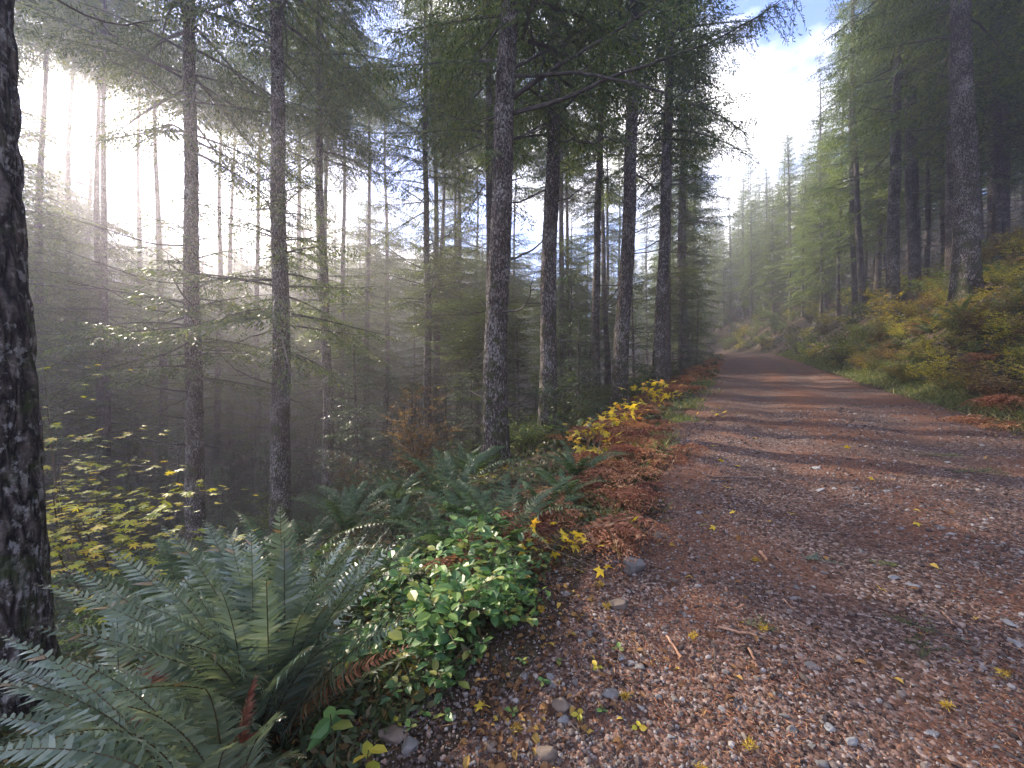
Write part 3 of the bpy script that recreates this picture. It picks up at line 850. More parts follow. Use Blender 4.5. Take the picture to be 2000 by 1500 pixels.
# hand-placed slim firs seen between the near trunks: (px, depth, label)
for px, Y, lab in [
    (500, 24, "grey slim fir between the two straight firs left of the middle"),
    (414, 26, "thin fir close on the right of the drooping-branched fir"),
    (596, 33, "thin fir midway between the two straight firs right of the fern"),
    (619, 22, "thin fir trunk touching the left side of the slimmer fir"),
    (715, 32, "thin misty fir between the slimmer fir and the fir behind the brown shrub"),
    (752, 38, "second misty fir left of the fir behind the brown shrub"),
    (849, 24, "pale-edged thin fir close on the right of the fir behind the brown shrub"),
    (895, 32, "thin misty fir midway from the brown-shrub fir to the thick middle trunk"),
    (953, 16, "fir half hidden behind the left side of the thick middle trunk"),
    (1100, 26, "thin fir first right of the dark trunk beside the middle one"),
    (1116, 31, "second thin fir right of the dark trunk beside the middle one"),
    (1190, 30, "thin bright-edged fir just left of the leaning flecked fir"),
    (1301, 19, "fir tucked behind the one nearest the road edge"),
    (205, 19, "fog-grey fir behind the tip of the drooping green bough"),
    (125, 27, "pale fog-grey fir close to the massive left trunk"),
    (318, 25, "fog-grey fir left of the drooping-branched fir"),
    (75, 21, "pale fir almost touching the massive left trunk"),
    (262, 31, "faint fog-grey fir left of the drooping green bough's root"),
    (452, 30, "faint thin fir midway between the drooping-branched fir and the one behind the fern"),
    (668, 27, "faint thin fir just right of the slimmer fir"),
]:
    x = (px - 1000) / 760 * Y
    rm = sun_lane(x, Y)
    if rm and rm[1] > 20: put_fir(x, Y, 'high', lab, None, sc=max(1.0, min(1.4, (rm[1] + 2.8) / 28.0)), room=rm)
    else: put_fir(x, Y, 'high' if rm else 'far', lab, None, sc=1.0, room=rm)

for px, Y, lab in [(62, 23.5, "tall full-crowned fir nearest the sun's glare at the left"), (178, 33, "tall fog-bleached fir right of the sun's glare"), (118, 41, "farthest pale fir standing in the sun's glare")]:  # firs added to cover the white sun patch and block sun lanes
    x = (px - 1000) / 760 * Y
    put_fir(x, Y, 'far', lab, None, sc=1.12)
n_left = 0
for _ in range(6000):
    if n_left >= 203: break
    Y = rng.uniform(13, 92) ** 1.0
    x = rng.uniform(-1.9, 0.55) * Y
    s, w = road_sw(np.array(x), np.array(Y))
    if w > -3.2 or s > 85: continue
    if x / Y > -1.36 and Y < 21: continue
    if Y < 24 and -1.36 < x / Y and rng.random() < 0.5: continue
    if not free(x, Y, (2.1 if x / Y < -0.7 and Y < 50 else 2.8) + 0.010 * Y): continue
    sl = sun_lane(x, Y)
    if sl is None: kind, k_ = 'far', rng.uniform(0.62, 0.86) if x / Y > -0.6 else rng.uniform(0.66, 1.05)
    elif sl[0] > 11 and rng.random() < 0.15: kind, k_ = 'far', (sl[0] - 2.0) / 33.5
    elif sl[1] < 27: kind, k_ = 'high', max(rng.uniform(0.9, 1.1), (sl[1] + 2.8) / 28.0)
    elif sl[0] > 9: kind, k_ = 'far', (sl[0] - 1.5) / 33.5
    else: continue
    put_fir(x, Y, kind, "slender fir among many fading into the fog down the slope", "slender firs in the fog below the road", sc=k_, room=sl)
    n_left += 1

print('LEFT', n_left)
# firs with low boughs along the left road edge
k = 0
for s in (27, 31.5, 36, 41, 47, 53, 60, 68):
    w = -3.0 - rng.uniform(0.3, 2.2)
    x, y = sw_xy(np.array(s), np.array(w))
    x, y = float(x), float(y)
    if not free(x, y, 1.6): continue
    put_fir(x, y, 'edge' if sun_lane(x, y) is None else 'high', "low-boughed green fir in the row along the left road edge", "low-boughed firs along the left road edge", sc=rng.uniform(0.8, 1.1) * (1 if s < 45 else 0.72), room=sun_lane(x, y))
n_r = 0
for s in (19, 23, 27, 31, 35, 39.5, 44, 49, 55, 61, 67, 73, 79):
    w = 3.6 + rng.uniform(2.8, 4.6) + (1.0 if s > 40 else 0)
    x, y = sw_xy(np.array(s), np.array(w))
    x, y = float(x), float(y)
    if not free(x, y, 1.8): continue
    put_fir(x, y, 'edge' if s > 48 else 'far', "green fir in the front row on the bank right of the road", "front row of firs on the right bank", sc=rng.uniform(0.9, 1.1) * (1 if s < 30 else 0.85 if s < 48 else 0.62))
for _ in range(4000):
    if n_r >= 102: break
    s = rng.uniform(9, 88) if rng.random() < 0.5 else rng.uniform(9, 40); w = 7.4 + 32 * rng.random() ** 1.5
    x, y = sw_xy(np.array(s), np.array(w)); x, y = float(x), float(y)
    if y < 7 or x / y > 1.75 or not free(x, y, 2.2): continue
    put_fir(x, y, 'far', "fir trunk in the crowded stand up the right bank", "crowded firs up the right bank", sc=rng.uniform(0.62, 1.1) * (1 if s < 50 else 0.75))
    n_r += 1
# where the road bends out of sight
n_e = 0
for _ in range(2000):
    if n_e >= 28: break
    s = rng.uniform(84, 112); w = rng.uniform(-16, 36)
    x, y = float(s * SA + (w - 14) * CA), float(s * CA - (w - 14) * SA)
    ww = road_sw(np.array(x), np.array(y))[1]
    if -2.5 < ww < 5 or not free(x, y, 3.2): continue
    put_fir(x, y, 'edge', "distant hazy fir closing the view where the road bends", "hazy firs at the bend of the road", sc=rng.uniform(0.72, 0.95))
    n_e += 1

# far woods: the opposite hillside, one mass of firs
def far_woods():
    r = np.random.default_rng(77)
    b = MB()
    for _ in range(1300):
        D = r.uniform(92, 150); a = math.radians(r.uniform(-66, 24))
        x, y = D * math.sin(a), D * math.cos(a)
        w = float(road_sw(np.array(x), np.array(y))[1])
        if w > -6: continue
        g = hz(x, y); H = r.uniform(17, 28)
        b.tube(np.array([[x, y, g - 1], [x, y, g + H * 0.5], [x, y, g + H]]), [0.22, 0.14, 0.02], n=5, m=1)
        n = 420
        t = r.random(n) ** 1.25
        R = 3.6 * (1 - t) ** 0.8 * np.sqrt(r.random(n)) + 0.1
        an = r.uniform(0, 6.28, n)
        P = np.stack([x + R * np.cos(an), y + R * np.sin(an), g + H * (0.12 + 0.88 * t) - 0.25 * R], 1)
        Dd = norm(np.stack([np.cos(an), np.sin(an), r.normal(-0.35, 0.3, n)], 1))
        S = norm(np.cross(Dd, norm(np.array([0, 0, 1.0]) + r.normal(0, 0.5, (n, 3)))))
        b.blades(P, Dd, S, r.uniform(0.6, 1.3, n), r.uniform(0.10, 0.22, n))
    struct(link("far_woods", b.mesh("far_woods", [NEEDLE, TWIG])), 'stuff')
far_woods()

# hemlock saplings under the firs
SAPS = [(700, 15), (665, 18), (760, 17), (900, 13), (925, 17), (870, 20), (1130, 11), (1110, 16), (1240, 15), (1015, 15), (1150, 20), (610, 20), (560, 22), (450, 19), (340, 16), (250, 15), (180, 14), (800, 24), (980, 22), (1045, 24), (1330, 22), (1360, 27), (710, 22), (640, 25), (520, 16), (430, 14)]
for px, Y in SAPS:
    Y = Y + rng.uniform(-0.5, 0.5); x = (px - 1000) / 760 * Y
    fir("hemlock_sapling", (x, Y, hz(x, Y) - 0.05), SAP_TRUNKS[int(rng.integers(2))], SAP_CROWNS[int(rng.integers(3))], "feathery hemlock sapling growing under the firs on the slope", "sapling", rng.uniform(0.7, 1.4), rng.uniform(0, 6.28), "hemlock saplings under the firs")

# ------------------------------------------------------------------ sword ferns
def frond_into(b, r, base, tip, arch, width=0.085, pairs=44, curl=0.25, bare=0.14, roll=0.0, pw=0.0075):
    """one arching frond with a row of narrow leaflets on each side"""
    base = np.asarray(base, float); tip = np.asarray(tip, float)
    ctrl = base + (tip - base) * 0.5 + np.asarray(arch, float)
    q = np.linspace(0, 1, 24)[:, None]
    P = (1 - q) ** 2 * base + 2 * q * (1 - q) * ctrl + q ** 2 * tip
    Lf = np.linalg.norm(np.diff(P, axis=0), axis=1).sum()
    b.tube(P, np.linspace(0.0042, 0.0012, 24), n=4, m=1)
    T = norm(np.gradient(P, axis=0))
    d = norm(tip - base)
    up = np.array([0, 0, 1.0])
    Sref = norm(np.cross(T, up) + 0.02 * r.normal(0, 1, 3))
    # keep the frond's flat face steady, with some roll
    S0 = norm(Sref.mean(axis=0))
    S = norm(S0 - T * (T @ S0)[:, None])
    N = norm(np.cross(S, T))
    cr, sr = math.cos(roll), math.sin(roll)
    S, N = S * cr + N * sr, N * cr - S * sr
    t = np.linspace(bare, 0.995, pairs)
    f = t * 23
    def at(A): return np.stack([np.interp(f, np.arange(24), A[:, i]) for i in range(3)], 1)
    p, Tt, Ss, Nn = at(P), norm(at(T)), norm(at(S)), norm(at(N))
    u = (t - bare) / (1 - bare)
    prof = np.minimum(1, 0.55 + u * 2.2) * np.minimum(1, ((1 - u) / 0.55)) ** 0.75
    prof = np.maximum(prof, 0.06)
    for sd in (1.0, -1.0):
        L = (width * prof * r.uniform(0.88, 1.08, pairs))[:, None]
        sweep = np.radians(8 + 30 * u + r.normal(0, 5, pairs))[:, None]
        tw = np.radians(r.normal(18, 10, pairs))[:, None]         # leaflets twist on their stalks
        D = Ss * sd * np.cos(sweep) + Tt * np.sin(sweep) + Nn * r.normal(0.12, 0.10, (pairs, 1))
        D = norm(D)
        Wv = norm(Tt - D * (Tt * D).sum(1, keepdims=True))
        Wv = norm(Wv * np.cos(tw) + Nn * np.sin(tw))
        w = pw * np.minimum(1, prof * 1.6 + 0.25)[:, None]
        drop = -Nn * L * curl * r.uniform(0.4, 1.4, (pairs, 1))
        A = p
        V = np.stack([A - Wv * w * 0.9, A + Wv * w * 1.15, A + D * L * 0.5 + Wv * w * 0.85 + drop * 0.15, A + D * L * 0.5 - Wv * w * 0.85 + drop * 0.15,
                      A + D * L + drop + Wv * w * 0.5], 1)
        n = pairs
        i = np.arange(n)[:, None] * 5
        b.add(V.reshape(-1, 3), i + np.array([[0, 1, 2, 3]]), i + np.array([[3, 2, 4]]))

def fern_clump(name, label, base, tips, seed, group=None, width=0.085, archz=0.28):
    r = np.random.default_rng(seed)
    t = thing(name, label, "fern", base, group=group)
    for tip in tips:
        tip = np.asarray(tip, float) - base
        b = MB()
        o = r.normal(0, 0.035, 3); o[2] = 0
        Lh = np.linalg.norm(tip)
        arch = np.array([-tip[0] * 0.22, -tip[1] * 0.22, archz * Lh * r.uniform(0.6, 1.2) + 0.0])
        frond_into(b, r, o, tip, arch, width=width * r.uniform(0.85, 1.15) * min(1.1, 0.5 + 0.6 * Lh), pairs=int(42 * min(1.1, 0.55 + 0.5 * Lh)), pw=0.0070, curl=r.uniform(0.1, 0.4), roll=r.normal(0, 0.35))
        dead = tip[2] < 0.5 and r.random() < 0.22
        o_ = link("frond", b.mesh("frond", [BRACKEN if dead else FERN, RACHIS]), t)
        if dead: o_['label'] = "withered brown frond"
    return t

def foot(x, y): return np.array([x, y, hz(x, y)])

bA = foot(-1.02, 1.62)
tipsA = [pix(*a) for a in [(312, 1022, 1.75), (398, 1016, 2.0), (446, 1038, 1.95), (490, 1034, 1.85), (547, 984, 1.72), (556, 1050, 1.62), (712, 1032, 1.72), (782, 1052, 1.85),
                           (686, 1034, 2.0), (205, 1064, 1.75), (128, 1108, 1.7), (66, 1140, 1.55), (225, 1155, 1.9), (640, 1118, 1.55), (758, 1120, 1.5), (735, 1215, 1.32),
                           (350, 1120, 1.5), (430, 1150, 1.4), (280, 1180, 1.4), (520, 1130, 1.42), (60, 1225, 1.32), (590, 1200, 1.3), (150, 1250, 1.2), (360, 1260, 1.15), (480, 1230, 2.1), (620, 1180, 2.1)]]
rx = np.random.default_rng(91)
for k in range(24):
    an = k * 2.399; l = rx.uniform(0.35, 0.75)
    tipsA.append(bA + np.array([math.cos(an) * l, math.sin(an) * l, rx.uniform(0.25, 0.85)]))
fern_clump("sword_fern", "large silvery green sword fern filling the lower left corner", bA, tipsA, 1, width=0.12, archz=0.14)
bB = foot(-0.86, 1.16)
tipsB = [pix(*a) for a in [(-5, 1238, 1.22), (-60, 1325, 1.15), (-40, 1400, 1.1), (-80, 1480, 1.0), (140, 1290, 1.05), (400, 1345, 0.98), (560, 1400, 1.0), (40, 1330, 0.9), (250, 1380, 0.85), (110, 1440, 0.8),
                           (450, 1460, 0.85), (330, 1330, 1.3), (220, 1300, 1.35), (500, 1320, 1.35), (600, 1480, 1.0)]]
fern_clump("sword_fern", "sword fern in the very corner with fronds arching out of the frame", bB, tipsB, 2)
bC = foot(-1.75, 1.75)
tipsC = [bC + np.array([math.cos(a) * l, math.sin(a) * l, h]) for a, l, h in [(0.3, .6, .55), (1.0, .6, .7), (1.7, .6, .75), (2.4, .7, .6), (3.1, .7, .5), (3.9, .7, .4), (4.6, .7, .45), (5.4, .7, .35), (6.0, .8, .5), (0.7, .8, .4), (2.0, .9, .35)]]
fern_clump("sword_fern", "sword fern crouched against the foot of the massive left trunk", bC, tipsC, 3)

# smaller ferns along the slope, from three grown clumps
def fern_proto(seed, n, spread, hgt):
    r = np.random.default_rng(seed)
    out = []
    for i in range(n):
        a = i * 2.399 + r.normal(0, 0.3)
        l = spread * r.uniform(0.6, 1.1); h = hgt * r.uniform(0.45, 1.1)
        b = MB()
        tip = np.array([math.cos(a) * l, math.sin(a) * l, h])
        frond_into(b, r, r.normal(0, 0.02, 3) * [1, 1, 0], tip, [-tip[0] * 0.2, -tip[1] * 0.2, 0.35 * np.linalg.norm(tip)], width=0.085, pairs=30, curl=0.35, roll=r.normal(0, 0.3), pw=0.0075)
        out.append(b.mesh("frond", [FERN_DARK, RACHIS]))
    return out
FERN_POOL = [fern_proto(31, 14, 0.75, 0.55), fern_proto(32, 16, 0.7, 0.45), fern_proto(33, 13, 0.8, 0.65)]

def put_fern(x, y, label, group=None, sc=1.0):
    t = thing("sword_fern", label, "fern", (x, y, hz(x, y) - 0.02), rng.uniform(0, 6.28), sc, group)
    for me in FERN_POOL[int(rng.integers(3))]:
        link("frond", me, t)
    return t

for px, py, sc, lab in [(985, 1055, 0.95, "dark green sword fern arching below the thick middle trunk"), (1055, 985, 0.85, "sword fern at the right foot of the thick middle trunk"),
                        (1105, 950, 0.75, "sword fern just left of the rusty bracken below the dark trunk"), (920, 1000, 0.9, "sword fern at the left foot of the thick middle trunk"),
                        (1125, 905, 0.9, "sword fern beneath the lowest yellow shrub leaves"), (870, 1050, 0.75, "sword fern above the glossy salal, left of the arching dark fern"),
                        (760, 1120, 0.7, "sword fern behind the rightmost silvery frond"), (680, 1160, 0.8, "sword fern hidden among the salal beside the large fern")]:
    p = ground_at(px, py + 40)
    put_fern(p[0], p[1], lab, None, sc)
nf = 0
for _ in range(800):
    if nf >= 44: break
    Y = rng.uniform(2.6, 17); x = rng.uniform(-1.25, 0.45) * Y
    w = road_sw(np.array(x), np.array(Y))[1]
    if w > -2.4 or not free(x, Y, 0.5): continue
    put_fern(x, Y, "dark sword fern on the shaded slope below the road", "sword ferns on the shaded slope", rng.uniform(0.8, 1.35)); nf += 1
nf = 0
for _ in range(400):
    if nf >= 26: break
    s = rng.uniform(7, 34); w = rng.uniform(4.6, 10)
    x, y = sw_xy(np.array(s), np.array(w)); x, y = float(x), float(y)
    if not free(x, y, 0.7): continue
    put_fern(x, y, "sword fern growing on the bank right of the road", "sword ferns on the right bank", rng.uniform(0.7, 1.2)); nf += 1

# ------------------------------------------------------------------ rusty bracken along the verge
def bracken_frond(b, r, base, direction, L, rise):
    d = np.array([math.cos(direction), math.sin(direction), 0])
    q = np.linspace(0, 1, 14)
    z = rise * L * (1.5 * q - 1.35 * q ** 2.2)
    P = base + d * (L * q * (1 - 0.15 * q))[:, None]; P[:, 2] += z
    b.tube(P, np.linspace(0.004, 0.0015, 14), n=3, m=1)
    T = norm(np.gradient(P, axis=0)); side = np.array([-d[1], d[0], 0])
    k = 13
    for i in range(k):
        u = 0.22 + 0.77 * i / (k - 1)
        p = np.array([np.interp(u, q, P[:, j]) for j in range(3)])
        t = norm(np.array([np.interp(u, q, T[:, j]) for j in range(3)]))
        Lp = L * 0.40 * (1.03 - u) ** 0.75 * r.uniform(0.8, 1.15)
        for sd in (1, -1):
            D = norm(side * sd + t * r.uniform(0.25, 0.6) + np.array([0, 0, r.normal(-0.15, 0.25)]))
            m_ = max(5, int(Lp / 0.016))
            v = np.linspace(0.06, 1, m_)
            C = p + D * (v * Lp)[:, None]; C[:, 2] -= 0.5 * (v * Lp) ** 2 / max(Lp, .05) * r.uniform(0.2, 1.3)
            Sv = norm(np.cross(D, np.array([0, 0, 1.0]) + r.normal(0, 0.25, 3)))
            for s2 in (1, -1):
                Db = norm(Sv * s2 + D * 0.45 + r.normal(0, 0.28, (m_, 3)) + [0, 0, -0.25])
                Sx = norm(np.cross(Db, np.array([0, 0, 1.0]) + r.normal(0, 0.6, (m_, 3))))
                lb = Lp * 0.26 * (1.08 - v) ** 0.7 + 0.008
                b.blades(C, Db, Sx, lb * r.uniform(0.7, 1.2, m_), 0.0045 + 0.05 * lb)
BRACKEN_POOL = []
for i in range(5):
    r_ = np.random.default_rng(60 + i); ms = []
    for j in range(7):
        b_ = MB()
        bracken_frond(b_, r_, r_.normal(0, 0.13, 3) * [1, 1, 0], j * 2.399 + r_.normal(0, 0.4), r_.uniform(0.5, 1.05), r_.uniform(0.1, 0.6))
        ms.append(b_.mesh("frond", [BRACKEN, RACHIS]))
    BRACKEN_POOL.append(ms)

def put_bracken(x, y, label, group=None, sc=1.0):
    t = thing("bracken", label, "bracken", (x, y, hz(x, y) - 0.01), rng.uniform(0, 6.28), sc, group)
    for me in BRACKEN_POOL[int(rng.integers(5))]:
        link("frond", me, t)

ORD = ["first", "second", "third", "fourth", "fifth", "sixth", "seventh", "eighth", "ninth", "tenth", "eleventh", "twelfth", "thirteenth", "fourteenth", "fifteenth"]
BR = [(1020, 1085), (1070, 1060), (1120, 1045), (1130, 1010), (1180, 985), (1215, 960), (1150, 960), (1240, 935), (1190, 925), (1270, 905), (1220, 895), (1290, 880), (1250, 862), (1310, 850)]
for i, (px, py) in enumerate(BR):
    p = ground_at(px - 22, py + 14)
    put_bracken(p[0], p[1], "rust-red dead bracken, %s clump from the camera along the left verge" % ORD[i], "rusty bracken along the left verge", rng.uniform(0.7, 1.0))
for s in np.arange(6.6, 36, 0.75):
    for w in (-1.32 - rng.uniform(0, 0.3), -1.6 - rng.uniform(0, 0.5), -2.2 - rng.uniform(0, 0.7)):
        if rng.random() < 0.12: continue
        x, y = sw_xy(np.array(s + rng.uniform(-0.3, 0.3)), np.array(w))
        put_bracken(float(x), float(y), "rusty bracken in the far strip where the verge meets the firs", "rusty bracken in the far strip of the verge", rng.uniform(0.7, 1.15))
for px, py in [(1960, 800), (1985, 830), (1820, 640), (1935, 700)]:
    p = ground_at(px, py)
    put_bracken(p[0], p[1], "orange-brown dead bracken on the bank right of the road", "orange bracken on the right bank", rng.uniform(0.7, 1.0))

# ------------------------------------------------------------------ leafy plants
def oval_leaves(b, r, P, D, L, ratio=0.30, m=0, fold=0.25, droop=0.3):
    """oval leaves, folded along the midrib; P bases, D directions"""
    n = len(P)
    L = np.broadcast_to(np.asarray(L, float), (n,))[:, None]
    up = norm(np.array([0, 0, 1.0]) + r.normal(0, 0.35, (n, 3)))
    S = norm(np.cross(D, up)); N = norm(np.cross(S, D))
    W = L * ratio
    c1 = P + D * L * 0.30 ; c2 = P + D * L * 0.68 - N * L * 0.06 * droop; c3 = P + D * L - N * L * 0.25 * droop
    f = N * W * fold
    V = np.stack([P, c1 + S * W * 0.85 + f, c1, c1 - S * W * 0.85 + f, c2 + S * W * 0.82 + f, c2, c2 - S * W * 0.82 + f, c3], 1)
    i = np.arange(n)[:, None] * 8
    Q = np.concatenate([i + np.array([[1, 4, 5, 2]]), i + np.array([[2, 5, 6, 3]])])
    T = np.concatenate([i + np.array([[0, 1, 2]]), i + np.array([[0, 2, 3]]), i + np.array([[4, 7, 5]]), i + np.array([[5, 7, 6]])])
    b.add(V.reshape(-1, 3), Q, T, m=m)

def palm_leaves(b, r, P, D, L, m=0, lobes=5, up=None, tiltn=0.35):
    """lobed maple-like leaves"""
    n = len(P)
    L = np.broadcast_to(np.asarray(L, float), (n,))
    U = norm((np.array([0, 0, 1.0]) if up is None else up) + r.normal(0, tiltn, (n, 3)))
    S = norm(np.cross(D, U)); Dd = norm(np.cross(U, S))
    pts = [(0.0, 0.0)]
    angs = np.linspace(-115, 115, lobes)
    lens = np.interp(np.abs(angs), [0, 60, 115], [1.0, 0.85, 0.5])
    for i, (a, l) in enumerate(zip(angs, lens)):
        a = math.radians(a)
        if i:
            am = math.radians((angs[i] + angs[i - 1]) / 2)
            pts.append((0.40 * math.cos(am) + 0.05, 0.40 * math.sin(am)))
        for da, k in ((-0.20, 0.68), (0, 1.0), (0.20, 0.68)):
            pts.append((l * k * math.cos(a + da), l * k * math.sin(a + da)))
    pts = np.array(pts); k = len(pts)
    sag = -0.16 * (pts[:, 0] ** 2 + pts[:, 1] ** 2)
    V = P[:, None] + L[:, None, None] * (pts[None, :, 0, None] * Dd[:, None] + pts[None, :, 1, None] * S[:, None] + sag[None, :, None] * U[:, None])
    i = np.arange(n)[:, None, None] * k
    tri = np.array([[0, j, j + 1] for j in range(1, k - 1)])[None]
    b.add(V.reshape(-1, 3), T=(i + tri).reshape(-1, 3), m=m)

def shrub_parts(seed, hgt, spread, nst, leaf, lsize, mat, per=16, kind='oval', arching=0.5, flat=False, lratio=0.30):
    """(stem mesh, foliage mesh) of a leafy shrub"""
    r = np.random.default_rng(seed)
    bs, bl = MB(), MB()
    for i in range(nst):
        a = i * 2.399 + r.normal(0, 0.3)
        H = hgt * r.uniform(0.55, 1.05); sp = spread * r.uniform(0.4, 1.0)
        q = np.linspace(0, 1, 9)
        P = np.stack([np.cos(a) * sp * q ** 1.3, np.sin(a) * sp * q ** 1.3, H * (q * (1 + arching * 0.5) - arching * 0.5 * q ** 2.5)], 1)
        P[1:] += r.normal(0, 0.02 * hgt, (8, 3))
        bs.tube(P, np.linspace(0.004 + 0.004 * hgt, 0.0015, 9), n=4)
        nt = per
        f = np.sort(r.uniform(0.25, 1.0, nt))
        base = np.stack([np.interp(f, q, P[:, j]) for j in range(3)], 1)
        T = norm(np.gradient(P, axis=0)); T = np.stack([np.interp(f, q, T[:, j]) for j in range(3)], 1)
        rnd = r.normal(0, 1, (nt, 3)); rnd[:, 2] *= 0.25
        tw = norm(norm(rnd) + 0.5 * T + [0, 0, 0.1])
        tl = leaf * r.uniform(0.4, 1.3, nt) * hgt
        for j in range(nt):
            end = base[j] + tw[j] * tl[j] + [0, 0, -0.1 * tl[j]]
            bs.tube(np.array([base[j], base[j] + tw[j] * tl[j] * 0.5, end]), [0.0025, 0.002, 0.001], n=3)
            m_ = max(3, int(tl[j] / (lsize * 0.55)))
            v = np.linspace(0.25, 1, m_)[:, None]
            p = base[j] + (end - base[j]) * v
            sd = np.where(np.arange(m_) % 2 == 0, 1.0, -1.0)[:, None]
            S = norm(np.cross(tw[j], [0, 0, 1.0]))
            D = norm(tw[j] * 0.6 + S * sd + r.normal(0, 0.25, (m_, 3)) + [0, 0, 0.05])
            ls = lsize * r.uniform(0.65, 1.2, m_)
            if kind == 'oval': oval_leaves(bl, r, p, D, ls, ratio=lratio)
            else: palm_leaves(bl, r, p + D * 0.3 * lsize, D, ls * 0.7, tiltn=0.2 if flat else 0.45)
    return bs.mesh("stem", STEM), bl.mesh("foliage", mat)

def put_shrub(name, label, cat, x, y, parts, sc=1.0, group=None, mat=None, dz=-0.02):
    t = thing(name, label, cat, (x, y, hz(x, y) + dz), rng.uniform(0, 6.28), sc, group)
    link("stem", parts[0], t)
    o = link("foliage", parts[1], t)
    if mat is not None:
        o.material_slots[0].link = 'OBJECT'
        o.material_slots[0].material = mat
    return t

SALAL_POOL = [shrub_parts(70 + i, hh, sp, ns, 0.34, ls, SALAL, per=6, lratio=0.32, arching=0.8) for i, (hh, sp, ns, ls) in enumerate([(0.44, 0.36, 7, 0.105), (0.32, 0.38, 7, 0.085), (0.52, 0.30, 6, 0.115), (0.26, 0.40, 8, 0.075)])]
SAL = [(1000, 1140), (940, 1150), (880, 1110), (830, 1080), (960, 1090), (900, 1060), (1010, 1110), (850, 1160), (790, 1150), (770, 1110), (910, 1195), (860, 1235), (800, 1220), (760, 1180), (960, 1035), (820, 1040), (725, 1225), (880, 1010), (740, 1140), (1000, 1100), (700, 1260), (850, 1270), (930, 1130), (780, 1060), (990, 1170)]
for i, (px, py) in enumerate(SAL):
    p = ground_at(px, py + 60)
    put_shrub("salal_shrub", "glossy green salal in the thicket between the silvery fern and the gravel", "shrub", p[0], p[1], SALAL_POOL[int(rng.integers(4))], rng.uniform(0.42, 0.8), "glossy salal thicket beside the fern")
def sprig(px, py, Y, n, ls, seed, label, mat=SALAL, name="salal_sprig", group=None):
    """a low stem with a few broad leaves"""
    r = np.random.default_rng(seed)
    top = pix(px, py, Y); g = np.array([top[0] + r.normal(0, 0.03), top[1] + 0.02, hz(top[0], top[1] + 0.02)])
    t = thing(name, label, "sprig", g, group=group)
    d = top - g
    b = MB(); b.tube(np.array([[0, 0, -0.01], d * 0.5 + [0.01, 0, 0.01], d]), [0.003, 0.0025, 0.0018], n=4)
    link("stem", b.mesh("stem", RACHIS), t)
    b = MB()
    a = np.arange(n) * 2.2 + r.uniform(0, 6)
    f = np.linspace(0.75, 1, n)[:, None]
    D = norm(np.stack([np.cos(a), np.sin(a), r.uniform(-0.15, 0.35, n)], 1))
    oval_leaves(b, r, d * f, D, ls * r.uniform(0.75, 1.1, n), ratio=0.34, fold=0.18)
    link("foliage", b.mesh("foliage", mat), t)
for args in [(910, 1245, 2.0, 6, 0.095, 1, "bright glossy salal sprig leaning over the gravel edge"), (645, 1395, 1.32, 6, 0.085, 2, "broad-leaved salal sprig low in front of the sword fern"),
             (890, 1330, 1.75, 5, 0.085, 3, "small salal sprig between the thicket and the flat slab"), (985, 1205, 2.1, 5, 0.075, 4, "salal sprig at the thicket's right tip beside bare gravel"),
             (860, 1105, 2.2, 4, 0.07, 5, "lone upright salal sprig with one sunlit yellow-green leaf"), (960, 1290, 1.95, 4, 0.06, 6, "tiny two-tiered salal sprig between thicket and loose stones"),
             (870, 1395, 1.6, 3, 0.055, 7, "dark little salal sprig near the bottom edge, right of the flat slab")]:
    sprig(*args)
sprig(720, 1465, 1.28, 4, 0.07, 8, "pale three-leaved seedling at the bottom edge by the flat stone", mat=LIME, name="seedling")
for i, (px, py) in enumerate([(1130, 1395), (1175, 1385), (1210, 1265), (1165, 1300), (1000, 1390), (1060, 1330), (1250, 1420), (800, 1420), (830, 1390), (780, 1405), (1020, 1290), (1090, 1290)]):
    p = ground_at(px, py + 14)
    sprig(px, py, p[1], 4, 0.035, 20 + i, "small pale green seedling sprouting from the gravel shoulder", mat=LIME if i % 3 == 0 else SALAL, name="seedling", group="pale seedlings on the gravel shoulder")

# yellow-green vine maple boughs at the left, in flat layers
def maple(seed, foot_, boughs, label, mat, lsize=0.10, dens=1.0):
    r = np.random.default_rng(seed)
    t = thing("vine_maple", label, "maple", foot_)
    bs, bl = MB(), MB()
    for (pts, n) in boughs:
        P = np.array([pix(*p) for p in pts]) - foot_
        start = np.array([P[0][0], P[0][1], 0]) * 0.25
        C = np.concatenate([[start * 0], [P[0] * 0.5 + start], P])
        d = np.concatenate([[0], np.cumsum(np.linalg.norm(np.diff(C, axis=0), axis=1))])
        q = np.linspace(0, d[-1], 16)
        C = np.stack([np.interp(q, d, C[:, i]) for i in range(3)], 1)
        bs.tube(C, np.linspace(0.012, 0.003, 16), n=4)
        k = int(n * dens)
        f = r.uniform(0.45, 1.0, k) * 15
        p = np.stack([np.interp(f, np.arange(16), C[:, j]) for j in range(3)], 1)
        off = r.normal(0, 1, (k, 3)) * [0.30, 0.30, 0.035]
        tip = p + off
        for j in range(0, k, 2):
            bs.tube(np.array([p[j], (p[j] + tip[j]) / 2 + [0, 0, 0.01], tip[j]]), [0.0025, 0.002, 0.001], n=3)
        D = norm(np.stack([off[:, 0], off[:, 1], r.normal(-0.1, 0.15, k)], 1))
        palm_leaves(bl, r, tip, D, lsize * r.uniform(0.55, 1.15, k), tiltn=0.22, lobes=7)
    link("stem", bs.mesh("stem", STEM), t)
    link("foliage", bl.mesh("foliage", mat), t)
fM = foot(-4.9, 4.6)
